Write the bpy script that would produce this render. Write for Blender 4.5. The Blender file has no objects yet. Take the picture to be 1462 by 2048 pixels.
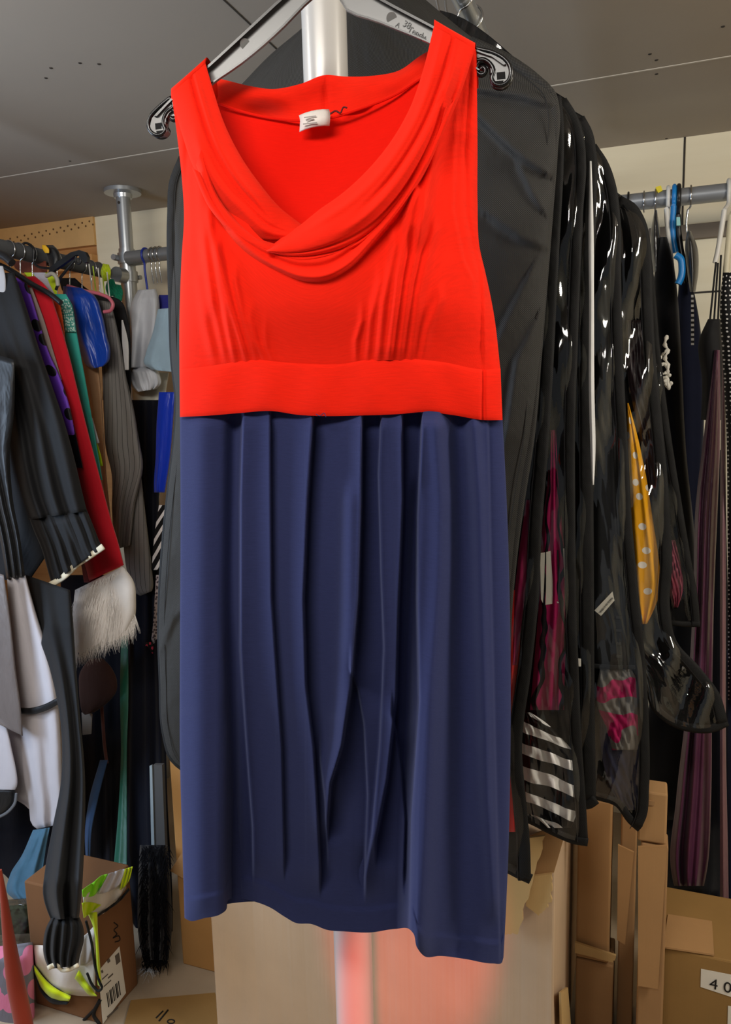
import bpy, bmesh, math, random
from mathutils import Vector, Matrix
S = bpy.context.scene
COL = S.collection
random.seed(7)
# ---------------------------------------------------------------- camera model (frame 1462 x 2048)
W, H, F = 1462, 2048, 1510.0
TH, PT, RO = math.radians(20.5), math.radians(8.2), math.radians(1.5)
CAM = Vector((0, 0, 1.5))
fw = Vector((-math.sin(TH)*math.cos(PT), math.cos(TH)*math.cos(PT), -math.sin(PT)))
r0 = Vector((math.cos(TH), math.sin(TH), 0)); f0 = Vector((-math.sin(TH), math.cos(TH), 0))
u0 = r0.cross(fw)
rt = r0*math.cos(RO)-u0*math.sin(RO); up = u0*math.cos(RO)+r0*math.sin(RO)
def ray(px, py): return fw + rt*((px-W/2)/F) + up*((H/2-py)/F)
def at(px, py, ax, v):
    d = ray(px, py); t = (v-CAM[ax])/d[ax]; return CAM+d*t
def proj(p):
    d = Vector(p)-CAM; z = d.dot(fw); return W/2+F*d.dot(rt)/z, H/2-F*d.dot(up)/z
class Plane:
    def __init__(s, p0, n): s.p0 = Vector(p0); s.n = Vector(n).normalized()
    def at(s, px, py, h=0.0):
        d = ray(px, py); t = (s.p0+s.n*h-CAM).dot(s.n)/d.dot(s.n); return CAM+d*t
def PY(Y): return Plane((0, Y, 0), (0, -1, 0))
class Bent:
    """upright surface whose depth Y follows the height in the frame"""
    n = Vector((0, -1, 0))
    def __init__(s, pts): s.pts = pts
    def at(s, px, py, h=0.0): return at(px, py, 1, interp(s.pts, py)-h)
def PX(X): return Plane((X, 0, 0), (1, 0, 0))
cam = bpy.data.cameras.new('camera'); camo = bpy.data.objects.new('camera', cam); COL.objects.link(camo)
camo.matrix_world = Matrix(((rt.x, up.x, -fw.x, CAM.x), (rt.y, up.y, -fw.y, CAM.y), (rt.z, up.z, -fw.z, CAM.z), (0, 0, 0, 1)))
cam.sensor_fit = 'VERTICAL'; cam.sensor_height = 24; cam.lens = 24*F/H; cam.clip_start = 0.02
S.camera = camo
# ---------------------------------------------------------------- materials
def lin(c): return tuple(((v/255)/12.92 if v/255 <= .04045 else ((v/255+.055)/1.055)**2.4) for v in c)
class NT:
    def __init__(s, name):
        s.m = bpy.data.materials.new(name); s.m.use_nodes = True
        s.t = s.m.node_tree; s.b = s.t.nodes['Principled BSDF']; s.out = s.t.nodes['Material Output']
    def n(s, k, **kw):
        nd = s.t.nodes.new(k)
        for a, v in kw.items():
            if a in nd.inputs: nd.inputs[a].default_value = v
            else: setattr(nd, a, v)
        return nd
    def l(s, a, b): s.t.links.new(a, b)
    def math(s, op, a, b=None):
        nd = s.t.nodes.new('ShaderNodeMath'); nd.operation = op
        for i, v in enumerate((a, b)):
            if v is None: continue
            if isinstance(v, (int, float)): nd.inputs[i].default_value = v
            else: s.l(v, nd.inputs[i])
        return nd.outputs[0]
    def coord(s, kind='UV', scale=(1, 1, 1), rot=(0, 0, 0)):
        tc = s.n('ShaderNodeTexCoord'); mp = s.n('ShaderNodeMapping')
        mp.inputs['Scale'].default_value = scale; mp.inputs['Rotation'].default_value = rot
        s.l(tc.outputs[kind], mp.inputs['Vector']); return mp.outputs[0]
    def mix(s, fac, a, b):
        nd = s.t.nodes.new('ShaderNodeMix'); nd.data_type = 'RGBA'
        if isinstance(fac, (int, float)): nd.inputs[0].default_value = fac
        else: s.l(fac, nd.inputs[0])
        for i, v in ((6, a), (7, b)):
            if isinstance(v, tuple): nd.inputs[i].default_value = v+(1,) if len(v) == 3 else v
            else: s.l(v, nd.inputs[i])
        return nd.outputs[2]
    def bump(s, h, strength, dist=.002, prev=None):
        b = s.n('ShaderNodeBump', Strength=strength, Distance=dist); s.l(h, b.inputs['Height'])
        if prev is not None: s.l(prev, b.inputs['Normal'])
        s.l(b.outputs[0], s.b.inputs['Normal']); return b.outputs[0]
    def base(s, c): 
        if isinstance(c, tuple): s.b.inputs['Base Color'].default_value = c+(1,)
        else: s.l(c, s.b.inputs['Base Color'])
def noise(m, vec, scale, detail=3, rough=.55):
    n = m.n('ShaderNodeTexNoise', Scale=scale, Detail=detail, Roughness=rough); m.l(vec, n.inputs['Vector']); return n.outputs['Fac']
CACHE = {}
def cloth(name, c, rough=.85, sheen=.15, spec=.2, var=.12, weave=900, bump=.25, streak=False, sheen_tint=None):
    if name in CACHE: return CACHE[name]
    m = NT(name); c = lin(c)
    v = m.coord('UV', (60, 700, 1) if streak else (25, 25, 1))
    nz = noise(m, v, 1.0, 4)
    m.base(m.mix(nz, tuple(x*(1-var) for x in c), tuple(min(1, x*(1+var)) for x in c)))
    m.b.inputs['Roughness'].default_value = rough; m.b.inputs['Specular IOR Level'].default_value = spec
    m.b.inputs['Sheen Weight'].default_value = sheen; m.b.inputs['Sheen Roughness'].default_value = .5
    if sheen_tint: m.b.inputs['Sheen Tint'].default_value = lin(sheen_tint)+(1,)
    w = noise(m, m.coord('UV', (1, 1, 1)), weave, 2)
    b = m.bump(w, bump, .0008)
    if not streak:
        m.bump(noise(m, m.coord('UV', (9, 3, 1)), 1.6, 3), .35, .012, b)
    CACHE[name] = m.m; return m.m
def satin(name, c, rough=.32, spec=.6, var=.2):
    if name in CACHE: return CACHE[name]
    m = NT(name); c = lin(c)
    nz = noise(m, m.coord('UV', (14, 3, 1)), 1.5, 4)
    m.base(m.mix(nz, tuple(x*(1-var) for x in c), tuple(min(1, x*(1+var)) for x in c)))
    m.b.inputs['Roughness'].default_value = rough; m.b.inputs['Specular IOR Level'].default_value = spec
    m.b.inputs['Sheen Weight'].default_value = .1
    m.bump(noise(m, m.coord('UV', (12, 4, 1)), 2.2, 3), .5, .012)
    CACHE[name] = m.m; return m.m
def plain(name, c, rough=.5, metal=0, spec=.5, var=.06, scale=30, bump=0):
    if name in CACHE: return CACHE[name]
    m = NT(name); c = lin(c)
    nz = noise(m, m.coord('Object'), scale, 4)
    m.base(m.mix(nz, tuple(x*(1-var) for x in c), tuple(min(1, x*(1+var)) for x in c)))
    m.b.inputs['Roughness'].default_value = rough; m.b.inputs['Metallic'].default_value = metal
    m.b.inputs['Specular IOR Level'].default_value = spec
    if bump: m.bump(nz, bump, .002)
    CACHE[name] = m.m; return m.m
def dotted(name, c, d, spacing, r, rand=.35, rough=.7, spec=.3):
    m = NT(name)
    v = m.n('ShaderNodeTexVoronoi', Scale=1/spacing, Randomness=rand); v.voronoi_dimensions = '2D'
    m.l(m.coord('UV'), v.inputs['Vector'])
    k = m.math('LESS_THAN', v.outputs['Distance'], r)
    m.base(m.mix(k, lin(c), lin(d))); m.b.inputs['Roughness'].default_value = rough; m.b.inputs['Specular IOR Level'].default_value = spec
    m.bump(noise(m, m.coord('UV', (20, 8, 1)), 1.6, 3), .4, .008)
    return m.m
def striped(name, c, d, period, duty=.5, along='v', distort=0, rough=.75, slant=0):
    m = NT(name)
    sp = m.n('ShaderNodeSeparateXYZ'); m.l(m.coord('UV', (1, 1, 1), (0, 0, slant)), sp.inputs[0])
    x = m.math('MULTIPLY', sp.outputs['Y' if along == 'v' else 'X'], 1/period)
    if distort: x = m.math('ADD', x, m.math('MULTIPLY', noise(m, m.coord('UV'), 14, 1), distort))
    k = m.math('LESS_THAN', m.math('FRACT', x), duty)
    m.base(m.mix(k, lin(d), lin(c))); m.b.inputs['Roughness'].default_value = rough; m.b.inputs['Specular IOR Level'].default_value = .25
    m.bump(noise(m, m.coord('UV', (20, 8, 1)), 1.6, 3), .3, .008)
    return m.m
def nonwoven(name, c1, c2):
    m = NT(name)
    v = m.n('ShaderNodeTexVoronoi', Scale=1/.0021, Randomness=.0); v.voronoi_dimensions = '2D'
    m.l(m.coord('UV', (1, 1, 1), (0, 0, .785)), v.inputs['Vector'])
    k = m.math('LESS_THAN', v.outputs['Distance'], .36)
    big = noise(m, m.coord('UV', (5, 5, 1)), 1.5, 4)
    a = m.mix(k, lin(c1), lin(c2)); 
    m.base(m.mix(m.math('MULTIPLY', big, .5), a, tuple(x*.5 for x in lin(c1))))
    m.b.inputs['Roughness'].default_value = .75; m.b.inputs['Specular IOR Level'].default_value = .25
    b = m.bump(k, .25, .0006)
    m.bump(noise(m, m.coord('UV', (7, 5, 1)), 1.5, 4), .45, .02, b)
    return m.m
def pvc(name, gloss=.16, rough=.07, seed=0., tint=(.95, .95, .93)):
    m = NT(name); t = m.t; t.nodes.remove(m.b)
    tr = m.n('ShaderNodeBsdfTransparent'); tr.inputs[0].default_value = tint+(1,)
    gl = m.n('ShaderNodeBsdfGlossy', Roughness=rough); gl.inputs[0].default_value = (1, 1, 1, 1)
    mp = m.n('ShaderNodeMapping'); tc = m.n('ShaderNodeTexCoord'); m.l(tc.outputs['UV'], mp.inputs['Vector'])
    mp.inputs['Scale'].default_value = (13, 3.6, 1); mp.inputs['Location'].default_value = (seed, seed, 0)
    h = noise(m, mp.outputs[0], 1.3, 2.2, .5)
    b = m.n('ShaderNodeBump', Strength=.8, Distance=.022); m.l(h, b.inputs['Height']); m.l(b.outputs[0], gl.inputs['Normal'])
    lw = m.n('ShaderNodeLayerWeight', Blend=.25); m.l(b.outputs[0], lw.inputs['Normal'])
    fac = m.math('ADD', m.math('MULTIPLY', lw.outputs['Fresnel'], .22), gloss*.3)
    mx = m.n('ShaderNodeMixShader'); m.l(fac, mx.inputs[0]); m.l(tr.outputs[0], mx.inputs[1]); m.l(gl.outputs[0], mx.inputs[2])
    m.l(mx.outputs[0], m.out.inputs['Surface'])
    return m.m
def cardboard(name, c, lines=0):
    m = NT(name); c = lin(c)
    nz = noise(m, m.coord('Object', (3, 3, 3)), 2.0, 5)
    m.base(m.mix(nz, tuple(x*.82 for x in c), tuple(min(1, x*1.15) for x in c)))
    m.b.inputs['Roughness'].default_value = .8; m.b.inputs['Specular IOR Level'].default_value = .2
    fl = noise(m, m.coord('Object', (160, 160, 3)), 1.0, 2)
    b = m.bump(fl, .12, .002)
    if lines: m.bump(noise(m, m.coord('Object', (14, 2, .25)), 1.4, 3), .5, .012, b)
    return m.m
# ---------------------------------------------------------------- object helpers
def setp(o, label=None, cat=None, group=None, kind=None):
    for k, v in (('label', label), ('category', cat), ('group', group), ('kind', kind)):
        if v: o[k] = v
    return o
def thing(name, label, cat, loc=(0, 0, 0), group=None):
    o = bpy.data.objects.new(name, None); COL.objects.link(o); o.location = loc; o.empty_display_size = .05
    return setp(o, label, cat, group)
def mk(name, verts, faces, mat, parent=None, smooth=True, uvs=None, mi=None, solid=0):
    """one mesh object; verts in world coordinates"""
    root = parent; off = Vector((0, 0, 0))
    while root is not None: off += root.location; root = root.parent
    if parent is None and verts:
        n = len(verts); off = sum((Vector(v) for v in verts), Vector())/n
        off.z = min(v[2] for v in verts)
    me = bpy.data.meshes.new(name)
    me.from_pydata([tuple(Vector(v)-off) for v in verts], [], faces)
    for m_ in (mat if isinstance(mat, (list, tuple)) else [mat]): me.materials.append(m_)
    if uvs:
        ul = me.uv_layers.new(name='UVMap')
        for lp in me.loops: ul.data[lp.index].uv = uvs[lp.vertex_index]
    if mi:
        for p, k in zip(me.polygons, mi): p.material_index = k
    if smooth:
        for p in me.polygons: p.use_smooth = True
    me.update()
    o = bpy.data.objects.new(name, me); COL.objects.link(o)
    if parent: o.parent = parent
    else: o.location = off
    if solid:
        md = o.modifiers.new('thickness', 'SOLIDIFY'); md.thickness = solid; md.offset = 0
    return o
def crom(pts, n):
    """resample a list of tuples with Catmull-Rom by chord length"""
    pts = [tuple(map(float, p)) for p in pts]
    if len(pts) == 2:
        return [tuple(a+(b-a)*i/(n-1) for a, b in zip(*pts)) for i in range(n)]
    d = [0.]
    for a, b in zip(pts, pts[1:]): d.append(d[-1]+max(1e-6, math.dist(a, b)))
    out = []; L = d[-1]; j = 0
    for i in range(n):
        s = L*i/(n-1)
        while j < len(pts)-2 and s > d[j+1]: j += 1
        t = min(1, (s-d[j])/(d[j+1]-d[j]))
        p1, p2 = pts[j], pts[j+1]
        p0 = pts[j-1] if j > 0 else tuple(2*a-b for a, b in zip(p1, p2))
        p3 = pts[j+2] if j+2 < len(pts) else tuple(2*b-a for a, b in zip(p1, p2))
        h = d[j+1]-d[j]
        h0 = d[j]-d[j-1] if j > 0 else h
        h1 = d[j+2]-d[j+1] if j+2 < len(pts) else h
        q = []
        for a0, a1, a2, a3 in zip(p0, p1, p2, p3):
            m1 = ((a2-a1)/h*h0+(a1-a0)/h0*h)/(h+h0)*h
            m2 = ((a2-a1)/h*h1+(a3-a2)/h1*h)/(h+h1)*h
            t2, t3 = t*t, t*t*t
            q.append((2*t3-3*t2+1)*a1+(t3-2*t2+t)*m1+(-2*t3+3*t2)*a2+(t3-t2)*m2)
        out.append(tuple(q))
    return out
def interp(pts, y):
    """piecewise-linear x(y) of [(x,y)...]"""
    if y <= pts[0][1]: return pts[0][0]
    for (xa, ya), (xb, yb) in zip(pts, pts[1:]):
        if y <= yb: return xa+(xb-xa)*(y-ya)/max(1e-6, yb-ya)
    return pts[-1][0]
def sst(a, b, x):
    t = max(0, min(1, (x-a)/(b-a))); return t*t*(3-2*t)
def gridmesh(name, P, mat, parent=None, solid=0, flipuv=False, mi=None):
    R, C_ = len(P), len(P[0]); V = [p for row in P for p in row]
    us = []
    ul = [0.]
    mid = R//2
    for c in range(1, C_): ul.append(ul[-1]+(P[mid][c]-P[mid][c-1]).length)
    vl = [0.]; mc = C_//2
    for r in range(1, R): vl.append(vl[-1]+(P[r][mc]-P[r-1][mc]).length)
    for r in range(R):
        for c in range(C_): us.append((ul[c], -vl[r]))
    Fc = [(r*C_+c, (r+1)*C_+c, (r+1)*C_+c+1, r*C_+c+1) for r in range(R-1) for c in range(C_-1)]
    return mk(name, V, Fc, mat, parent, True, us, mi, solid)
def coons(top, bot, left, right, nu, nv):
    T = crom(top, nu); B = crom(bot, nu); L = crom(left, nv); R = crom(right, nv)
    G = []
    for j in range(nv):
        v = j/(nv-1); row = []
        for i in range(nu):
            u = i/(nu-1)
            row.append(tuple((1-v)*T[i][k]+v*B[i][k]+(1-u)*L[j][k]+u*R[j][k]
                       -((1-u)*(1-v)*T[0][k]+u*(1-v)*T[-1][k]+(1-u)*v*B[0][k]+u*v*B[-1][k]) for k in (0, 1)))
        G.append(row)
    return G
def fold(kind, pts, A, w, w2=None, fade=60):
    w2 = w2 or w; y0, y1 = pts[0][1], pts[-1][1]
    def f(x, y):
        k = sst(y0-fade, y0+fade*.2, y)*(1-sst(y1-fade*.2, y1+fade, y))
        if k <= 0: return 0
        d = x-interp(pts, y)
        if kind == 'ridge': return k*A*math.exp(-(d/w)**2)
        if kind == 'valley': return -k*A*math.exp(-(d/w)**2)
        if kind == 'L': d = -d
        sg = 1/(1+math.exp(-max(-30, min(30, d/.9))))
        return k*A*((1-sg)*math.exp(-abs(d)/w)-.6*sg*math.exp(-abs(d)/w2))
    return f
def rows4(rows):
    out = []
    for r in rows: out.append((r[1], r[0], r[2], r[0]) if len(r) == 3 else r)
    return out
def loft(name, pl, rows, mat, parent=None, th=.02, nf=5, amp=.005, seed=0, nu=28, nv=40, hoff=0., grow=.8, sharp=.75, crumple=0., flat=False):
    """hanging cloth tube: rows of left/right outline points on a plane, rounded cross-section and hanging folds"""
    rd = random.Random(seed)
    R = crom(rows4(rows), nv)
    nf = nf*.62; amp = amp*.9
    fs = [(rd.uniform(.5, 1.5)*nf, rd.random(), rd.uniform(-.25, .25), rd.uniform(.5, 1)) for _ in range(3)]
    cr = [(rd.uniform(3, 9), rd.uniform(6, 16), rd.random()*6, rd.random()*6) for _ in range(4)]
    V, us = [], []; n = 2*nu
    wm = (pl.at(R[nv//2][2], R[nv//2][3])-pl.at(R[nv//2][0], R[nv//2][1])).length
    ln = 0; last = None
    for j, r in enumerate(R):
        v = j/(nv-1)
        c = pl.at((r[0]+r[2])/2, (r[1]+r[3])/2)
        if last is not None: ln += (c-last).length
        last = c
        for k in range(n):
            ph = 2*math.pi*k/n; t = .5-.5*math.cos(ph); s = math.sin(ph)
            e = math.copysign(abs(s)**sharp, s)
            h = hoff+th*e*(.55+.45*sst(0, .15, v))
            g = 0
            for fr, p0, dr, a in fs: g += a*math.sin(2*math.pi*(fr*t+p0+dr*v))
            h += g*amp*abs(s)**.6*(1-grow+grow*v)*(1 if s > 0 else -.6)
            if crumple:
                for a, b, p, q in cr: h += crumple*.3*math.sin(a*t*6+p+3*v)*math.sin(b*v*2+q+4*t)*abs(s)
            V.append(pl.at(r[0]+(r[2]-r[0])*t, r[1]+(r[3]-r[1])*t, h))
            us.append((wm*t if s >= 0 else wm*(2-t), -ln))
    Fc = []
    for j in range(nv-1):
        for k in range(n):
            a, b = j*n+k, j*n+(k+1) % n
            Fc.append((a, a+n, b+n, b))
    Fc.append(tuple(range(n))); Fc.append(tuple(reversed(range((nv-1)*n, nv*n))))
    o = mk(name, V, Fc, mat, parent, True, us)
    return o
def garment(name, label, cat, pl, rows, mat, group=None, **kw):
    return setp(loft(name, pl, rows, mat, None, **kw), label, cat, group)
def tubemesh(pts, rad, n=10, closed=False):
    pts = [Vector(p) for p in pts]; V, Fc = [], []
    N = len(pts); prev = None
    for i, p in enumerate(pts):
        a = pts[i-1] if i > 0 else (pts[-1] if closed else p); b = pts[i+1] if i < N-1 else (pts[0] if closed else p)
        d = (b-a).normalized()
        if prev is None:
            x = d.orthogonal().normalized()
        else:
            x = (prev-d*prev.dot(d)).normalized()
        prev = x; y = d.cross(x)
        r = rad[i] if isinstance(rad, (list, tuple)) else rad
        for k in range(n):
            A = 2*math.pi*k/n; V.append(p+x*(r*math.cos(A))+y*(r*math.sin(A)))
    for i in range(N if closed else N-1):
        i2 = (i+1) % N
        for k in range(n):
            k2 = (k+1) % n; Fc.append((i*n+k, i*n+k2, i2*n+k2, i2*n+k))
    if not closed:
        Fc.append(tuple(reversed(range(n)))); Fc.append(tuple(range((N-1)*n, N*n)))
    return V, Fc
def joinm(*ms):
    V, Fc = [], []
    for v, f in ms:
        o = len(V); V += list(v); Fc += [tuple(i+o for i in q) for q in f]
    return V, Fc
def tube(name, pts, rad, mat, parent=None, n=12, closed=False, smooth_n=0):
    if smooth_n: pts = [Vector(p) for p in crom([tuple(p) for p in pts], smooth_n)]
    V, Fc = tubemesh(pts, rad, n, closed)
    o = mk(name, V, Fc, mat, parent, True)
    o.modifiers.new('edges', 'EDGE_SPLIT').split_angle = .9
    return o
def prismm(pts3, nrm, d):
    """closed prism from a planar polygon (world pts) extruded by -nrm*d, holes not supported"""
    n = len(pts3); nrm = Vector(nrm).normalized()
    A = [Vector(p) for p in pts3]; B = [p-nrm*d for p in A]
    Fc = [tuple(range(n)), tuple(reversed(range(n, 2*n)))]+[(i, n+i, n+(i+1) % n, (i+1) % n) for i in range(n)]
    return A+B, Fc
def prism(name, pl, poly, h, d, mat, parent=None):
    V, Fc = prismm([pl.at(x, y, h) for x, y in poly], pl.n, d)
    return mk(name, V, Fc, mat, parent, False)
def boxm(a, b):
    (x0, y0, z0), (x1, y1, z1) = a, b
    V = [(x, y, z) for x in (x0, x1) for y in (y0, y1) for z in (z0, z1)]
    return V, [(0, 1, 3, 2), (4, 6, 7, 5), (0, 4, 5, 1), (2, 3, 7, 6), (0, 2, 6, 4), (1, 5, 7, 3)]
def box(name, a, b, mat, parent=None, bev=0):
    V, Fc = boxm(a, b); o = mk(name, V, Fc, mat, parent, False)
    if bev:
        md = o.modifiers.new('bevel', 'BEVEL'); md.width = bev; md.segments = 2
    return o
def ribbon(name, pl, path, mat, parent=None, h=0., d=.003, n=40, wav=0., side='c', seed=1):
    """flat strip along a path of (px,py,width_px)"""
    Q = crom(path, n); P = []; rd = random.Random(seed); ph = rd.random()*6
    for i, (x, y, w) in enumerate(Q):
        a = Q[max(0, i-1)]; b = Q[min(n-1, i+1)]
        dx, dy = b[0]-a[0], b[1]-a[1]; L = math.hypot(dx, dy) or 1
        nx, ny = dy/L, -dx/L
        lo, hi = {'c': (-.5, .5), 'l': (-1, 0), 'r': (0, 1)}[side]
        hh = h+wav*math.sin(i*.55+ph)
        P.append([pl.at(x+nx*w*(lo+(hi-lo)*k/4), y+ny*w*(lo+(hi-lo)*k/4), hh+d*.6*math.sin(math.pi*k/4)) for k in range(5)])
    return gridmesh(name, P, mat, parent, solid=d)
def text(name, body, origin, xdir, ydir, size, mat, parent=None, ext=.0002, align='LEFT'):
    cu = bpy.data.curves.new(name, 'FONT'); cu.body = body; cu.size = size; cu.extrude = ext; cu.align_x = align
    to = bpy.data.objects.new(name+'_tmp', cu); COL.objects.link(to)
    bpy.context.view_layer.update()
    me = bpy.data.meshes.new_from_object(to.evaluated_get(bpy.context.evaluated_depsgraph_get()))
    bpy.data.objects.remove(to)
    xd = Vector(xdir).normalized(); zd = xd.cross(Vector(ydir)).normalized(); yd = zd.cross(xd)
    V = [Vector(origin)+xd*v.co.x+yd*v.co.y+zd*v.co.z for v in me.vertices]
    Fc = [tuple(p.vertices) for p in me.polygons]
    return mk(name, V, Fc, mat, parent, False)
def arc(c, ax, ay, r, a0, a1, n=12):
    return [Vector(c)+Vector(ax)*(r*math.cos(a0+(a1-a0)*i/n))+Vector(ay)*(r*math.sin(a0+(a1-a0)*i/n)) for i in range(n+1)]
EX, EY, EZ = Vector((1, 0, 0)), Vector((0, 1, 0)), Vector((0, 0, 1))
# common materials
M_metal = plain('galvanised_steel', (178, 182, 186), .32, .75, .5, .08, 20)
M_pole = plain('white_painted_steel', (196, 194, 190), .28, .15, .6, .03, 8)
M_wire = plain('chrome_wire', (200, 200, 200), .2, 1., .5, .03)
M_foam = plain('grey_pipe_foam', (92, 94, 97), .8, 0, .2, .12, 60, .3)
M_blackpl = plain('black_plastic', (24, 24, 26), .35, 0, .5, .1)
M_white = plain('white_plastic', (222, 220, 214), .4, 0, .5, .03)
M_ink = plain('ink', (35, 32, 30), .8, 0, .2)
M_paper = plain('white_paper', (225, 220, 208), .8, 0, .2, .04)
# ================================================================ ROOM
CZ, BY = 2.3, 2.73
def struct(o): o['kind'] = 'structure'; return o
M_ceil = plain('ceiling_board', (168, 158, 146), .85, 0, .15, .03, 6)
M_wall = NT('cream_chipboard')
_n = noise(M_wall, M_wall.coord('Object', (.6, 1, 9)), 2.2, 4)
M_wall.base(M_wall.mix(_n, lin((222, 208, 176)), lin((240, 230, 202)))); M_wall.b.inputs['Roughness'].default_value = .7
M_wall = M_wall.m
M_wood = NT('pine_timber')
_n = noise(M_wood, M_wood.coord('Object', (1.2, 1, 22)), 2.0, 5)
M_wood.base(M_wood.mix(_n, lin((176, 118, 62)), lin((222, 168, 104)))); M_wood.b.inputs['Roughness'].default_value = .65
M_wood = M_wood.m
M_floor = NT('dusty_concrete')
_n = noise(M_floor, M_floor.coord('Object', (1, 1, 1)), 5, 6)
M_floor.base(M_floor.mix(_n, lin((138, 120, 98)), lin((188, 170, 146)))); M_floor.b.inputs['Roughness'].default_value = .85
M_floor.bump(_n, .2, .004); M_floor = M_floor.m
XL, XR = -2.75, 1.6
ceil = struct(box('ceiling', (XL, -1.6, CZ), (XR, BY+.1, CZ+.06), M_ceil))
struct(box('floor', (XL, -1.6, -.06), (XR, BY+.1, 0), M_floor))
xs = at(195, 437, 1, BY).x
struct(box('wall_back', (xs, BY-.018, 0), (XR, BY+.06, CZ), M_wall))
struct(box('wall_left', (XL-.06, 1.2, 0), (XL, BY+.1, CZ), M_wood))
struct(box('wall_right', (XR, -1.6, 0), (XR+.06, BY+.1, CZ), M_wall))
tb = struct(box('wall_back_timber', (XL, BY, 0), (xs, BY+.06, CZ), M_wood))
M_gap = plain('dark_gap', (50, 44, 38), .9)
M_light = plain('pale_joint_filler', (205, 198, 186), .8)
# timber beams and the punched nail strip under the ceiling
zt = at(100, 492, 1, BY).z
zb1, zb2 = at(100, 470, 1, BY-.03).z, at(100, 500, 1, BY-.03).z
M_strip = plain('pale_pine_batten', (222, 178, 118), .7, 0, .2, .12, 14)
strip = struct(box('trim_1', (XL, BY-.03, zb2), (xs, BY, CZ), M_strip))
hv, hf = [], []
for i in range(26):
    px = 6+i*7.2; py = 488-px*.22+(8 if i % 2 else 0)-6
    p = at(px, py, 1, BY-.0305)
    m_ = tubemesh([p, p+Vector((0, -.001, 0))], .0042, 8)
    hv.append(m_)
mk('nail_hole', *joinm(*hv), plain('nail_hole', (110, 78, 44), .9), strip, False)
beam = struct(box('trim_2', (XL, BY-.055, at(100, 545, 1, BY-.055).z), (xs, BY, at(100, 516, 1, BY-.055).z), M_wood, None, .004))
# ceiling joints
ys = at(731, 233, 2, CZ).y; ys = (at(0, 358, 2, CZ).y+at(1462, 108, 2, CZ).y)/2
struct(box('trim_3', (XL, ys-.003, CZ-.0012), (XR, ys+.003, CZ), M_light))
xg = at(470, 20, 2, CZ).x
struct(box('trim_4', (xg-.002, -1.6, CZ-.0009), (xg+.002, ys-.003, CZ), M_gap))
for px, py in ((198, 128), (160, 126), (102, 136), (140, 322), (92, 156), (1300, 108), (1313, 120), (1313, 148), (1333, 277), (1446, 53)):
    p = at(px, py, 2, CZ)
    mk('screw', *tubemesh([p, p-EZ*.0012], [.0045, .0035], 10), M_gap, ceil, False)
# wall joints and a darker horizontal strip
xj = at(1368, 330, 1, BY-.018).x
struct(box('trim_5', (xj-.003, BY-.0195, 0), (xj+.003, BY-.018, CZ), M_gap))
z1 = at(1400, 585, 1, BY-.018).z
struct(box('trim_6', (xj, BY-.0192, z1-.003), (XR, BY-.018, z1+.003), M_gap))
za, zb_ = at(1410, 448, 1, BY-.018).z, at(1410, 478, 1, BY-.018).z
struct(box('trim_7', (xj-.1, BY-.04, zb_), (XR, BY-.018, za), plain('grey_strip', (120, 108, 94), .8), None, .003))
# ================================================================ POLES AND RAILS
def cyl(name, p, q, r, mat, parent, n=28):
    return tube(name, [p, q], r, mat, parent, n)
px0 = at(650, 100, 1, .92).x
pole = thing('steel_pole', 'white round steel pole standing upright right behind the red and navy dress', 'pole', (px0, .92, 0))
cyl('pole_tube', (px0, .92, 0), (px0, .92, CZ), .0275, M_pole, pole, 40)
def disc(name, c, r, t, mat, parent):
    return mk(name, *tubemesh([c-EZ*t, c-EZ*t*.3, c], [r*.62, r, r], 36), mat, parent, False)
disc('ceiling_flange', Vector((px0, .92, CZ)), .058, .014, M_metal, pole)
lp = Vector((-1.833, 2.437, 0))
lpo = thing('rack_pole', 'galvanised corner pole with round ceiling flange carrying two rails at the left', 'pole', lp)
cyl('upper_tube', lp+EZ*2.085, lp+EZ*(CZ-.01), .0255, M_metal, lpo)
cyl('lower_tube', lp, lp+EZ*2.09, .029, M_metal, lpo)
fl = mk('ceiling_flange', *tubemesh([lp+EZ*(CZ-.03), lp+EZ*(CZ-.016), lp+EZ*(CZ-.013), lp+EZ*CZ], [.032, .034, .066, .066], 40), M_metal, lpo)
fl.modifiers.new('e', 'EDGE_SPLIT').split_angle = .6
for a in range(4):
    c = lp+Vector((math.cos(a*1.57+.5)*.047, math.sin(a*1.57+.5)*.047, CZ-.0135))
    mk('screw_hole', *tubemesh([c, c-EZ*.0006], .007, 12), M_gap, fl, False)
c = lp+Vector((.0, -.0262, CZ-.05)); mk('set_screw', *tubemesh([c, c+Vector((0, -.002, 0))], .005, 10), M_gap, lpo, False)
def clamp(z, dirv):
    m1 = tubemesh([lp+EZ*(z-.019), lp+EZ*(z+.019)], .0345, 28)
    d = Vector(dirv); s = Vector((d.y, -d.x, 0))
    e = lp+EZ*z+d*.05
    m2 = tubemesh([e-d*.02, e+d*.022], .027, 20)
    b = lp+EZ*z-d*.03
    m3 = tubemesh([b-s*.034, b+s*.034], .0085, 10)
    m4 = tubemesh([lp+EZ*z+s*.03-d*.02, lp+EZ*z+s*.055-d*.02], .011, 8)
    o = mk('rail_clamp', *joinm(m1, m2, m3, m4), M_metal, lpo, True); o.modifiers.new('e', 'EDGE_SPLIT').split_angle = .7
clamp(2.055, (1, 0, 0)); clamp(1.99, (0, -1, 0))
RX, RZ = -1.868, 2.0
r1 = thing('clothes_rail', 'dark grey foam-wrapped clothes rail running along the left side', 'rail', (RX, 1.6, RZ))
cyl('foam_sleeve', (RX, 1.0, RZ), (RX, 2.352, RZ), .0245, M_foam, r1, 24)
cyl('steel_tube', (RX, .95, RZ), (RX, 2.36, RZ), .017, M_metal, r1, 20)
BRY, BRZ = 2.40, 2.05
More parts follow.
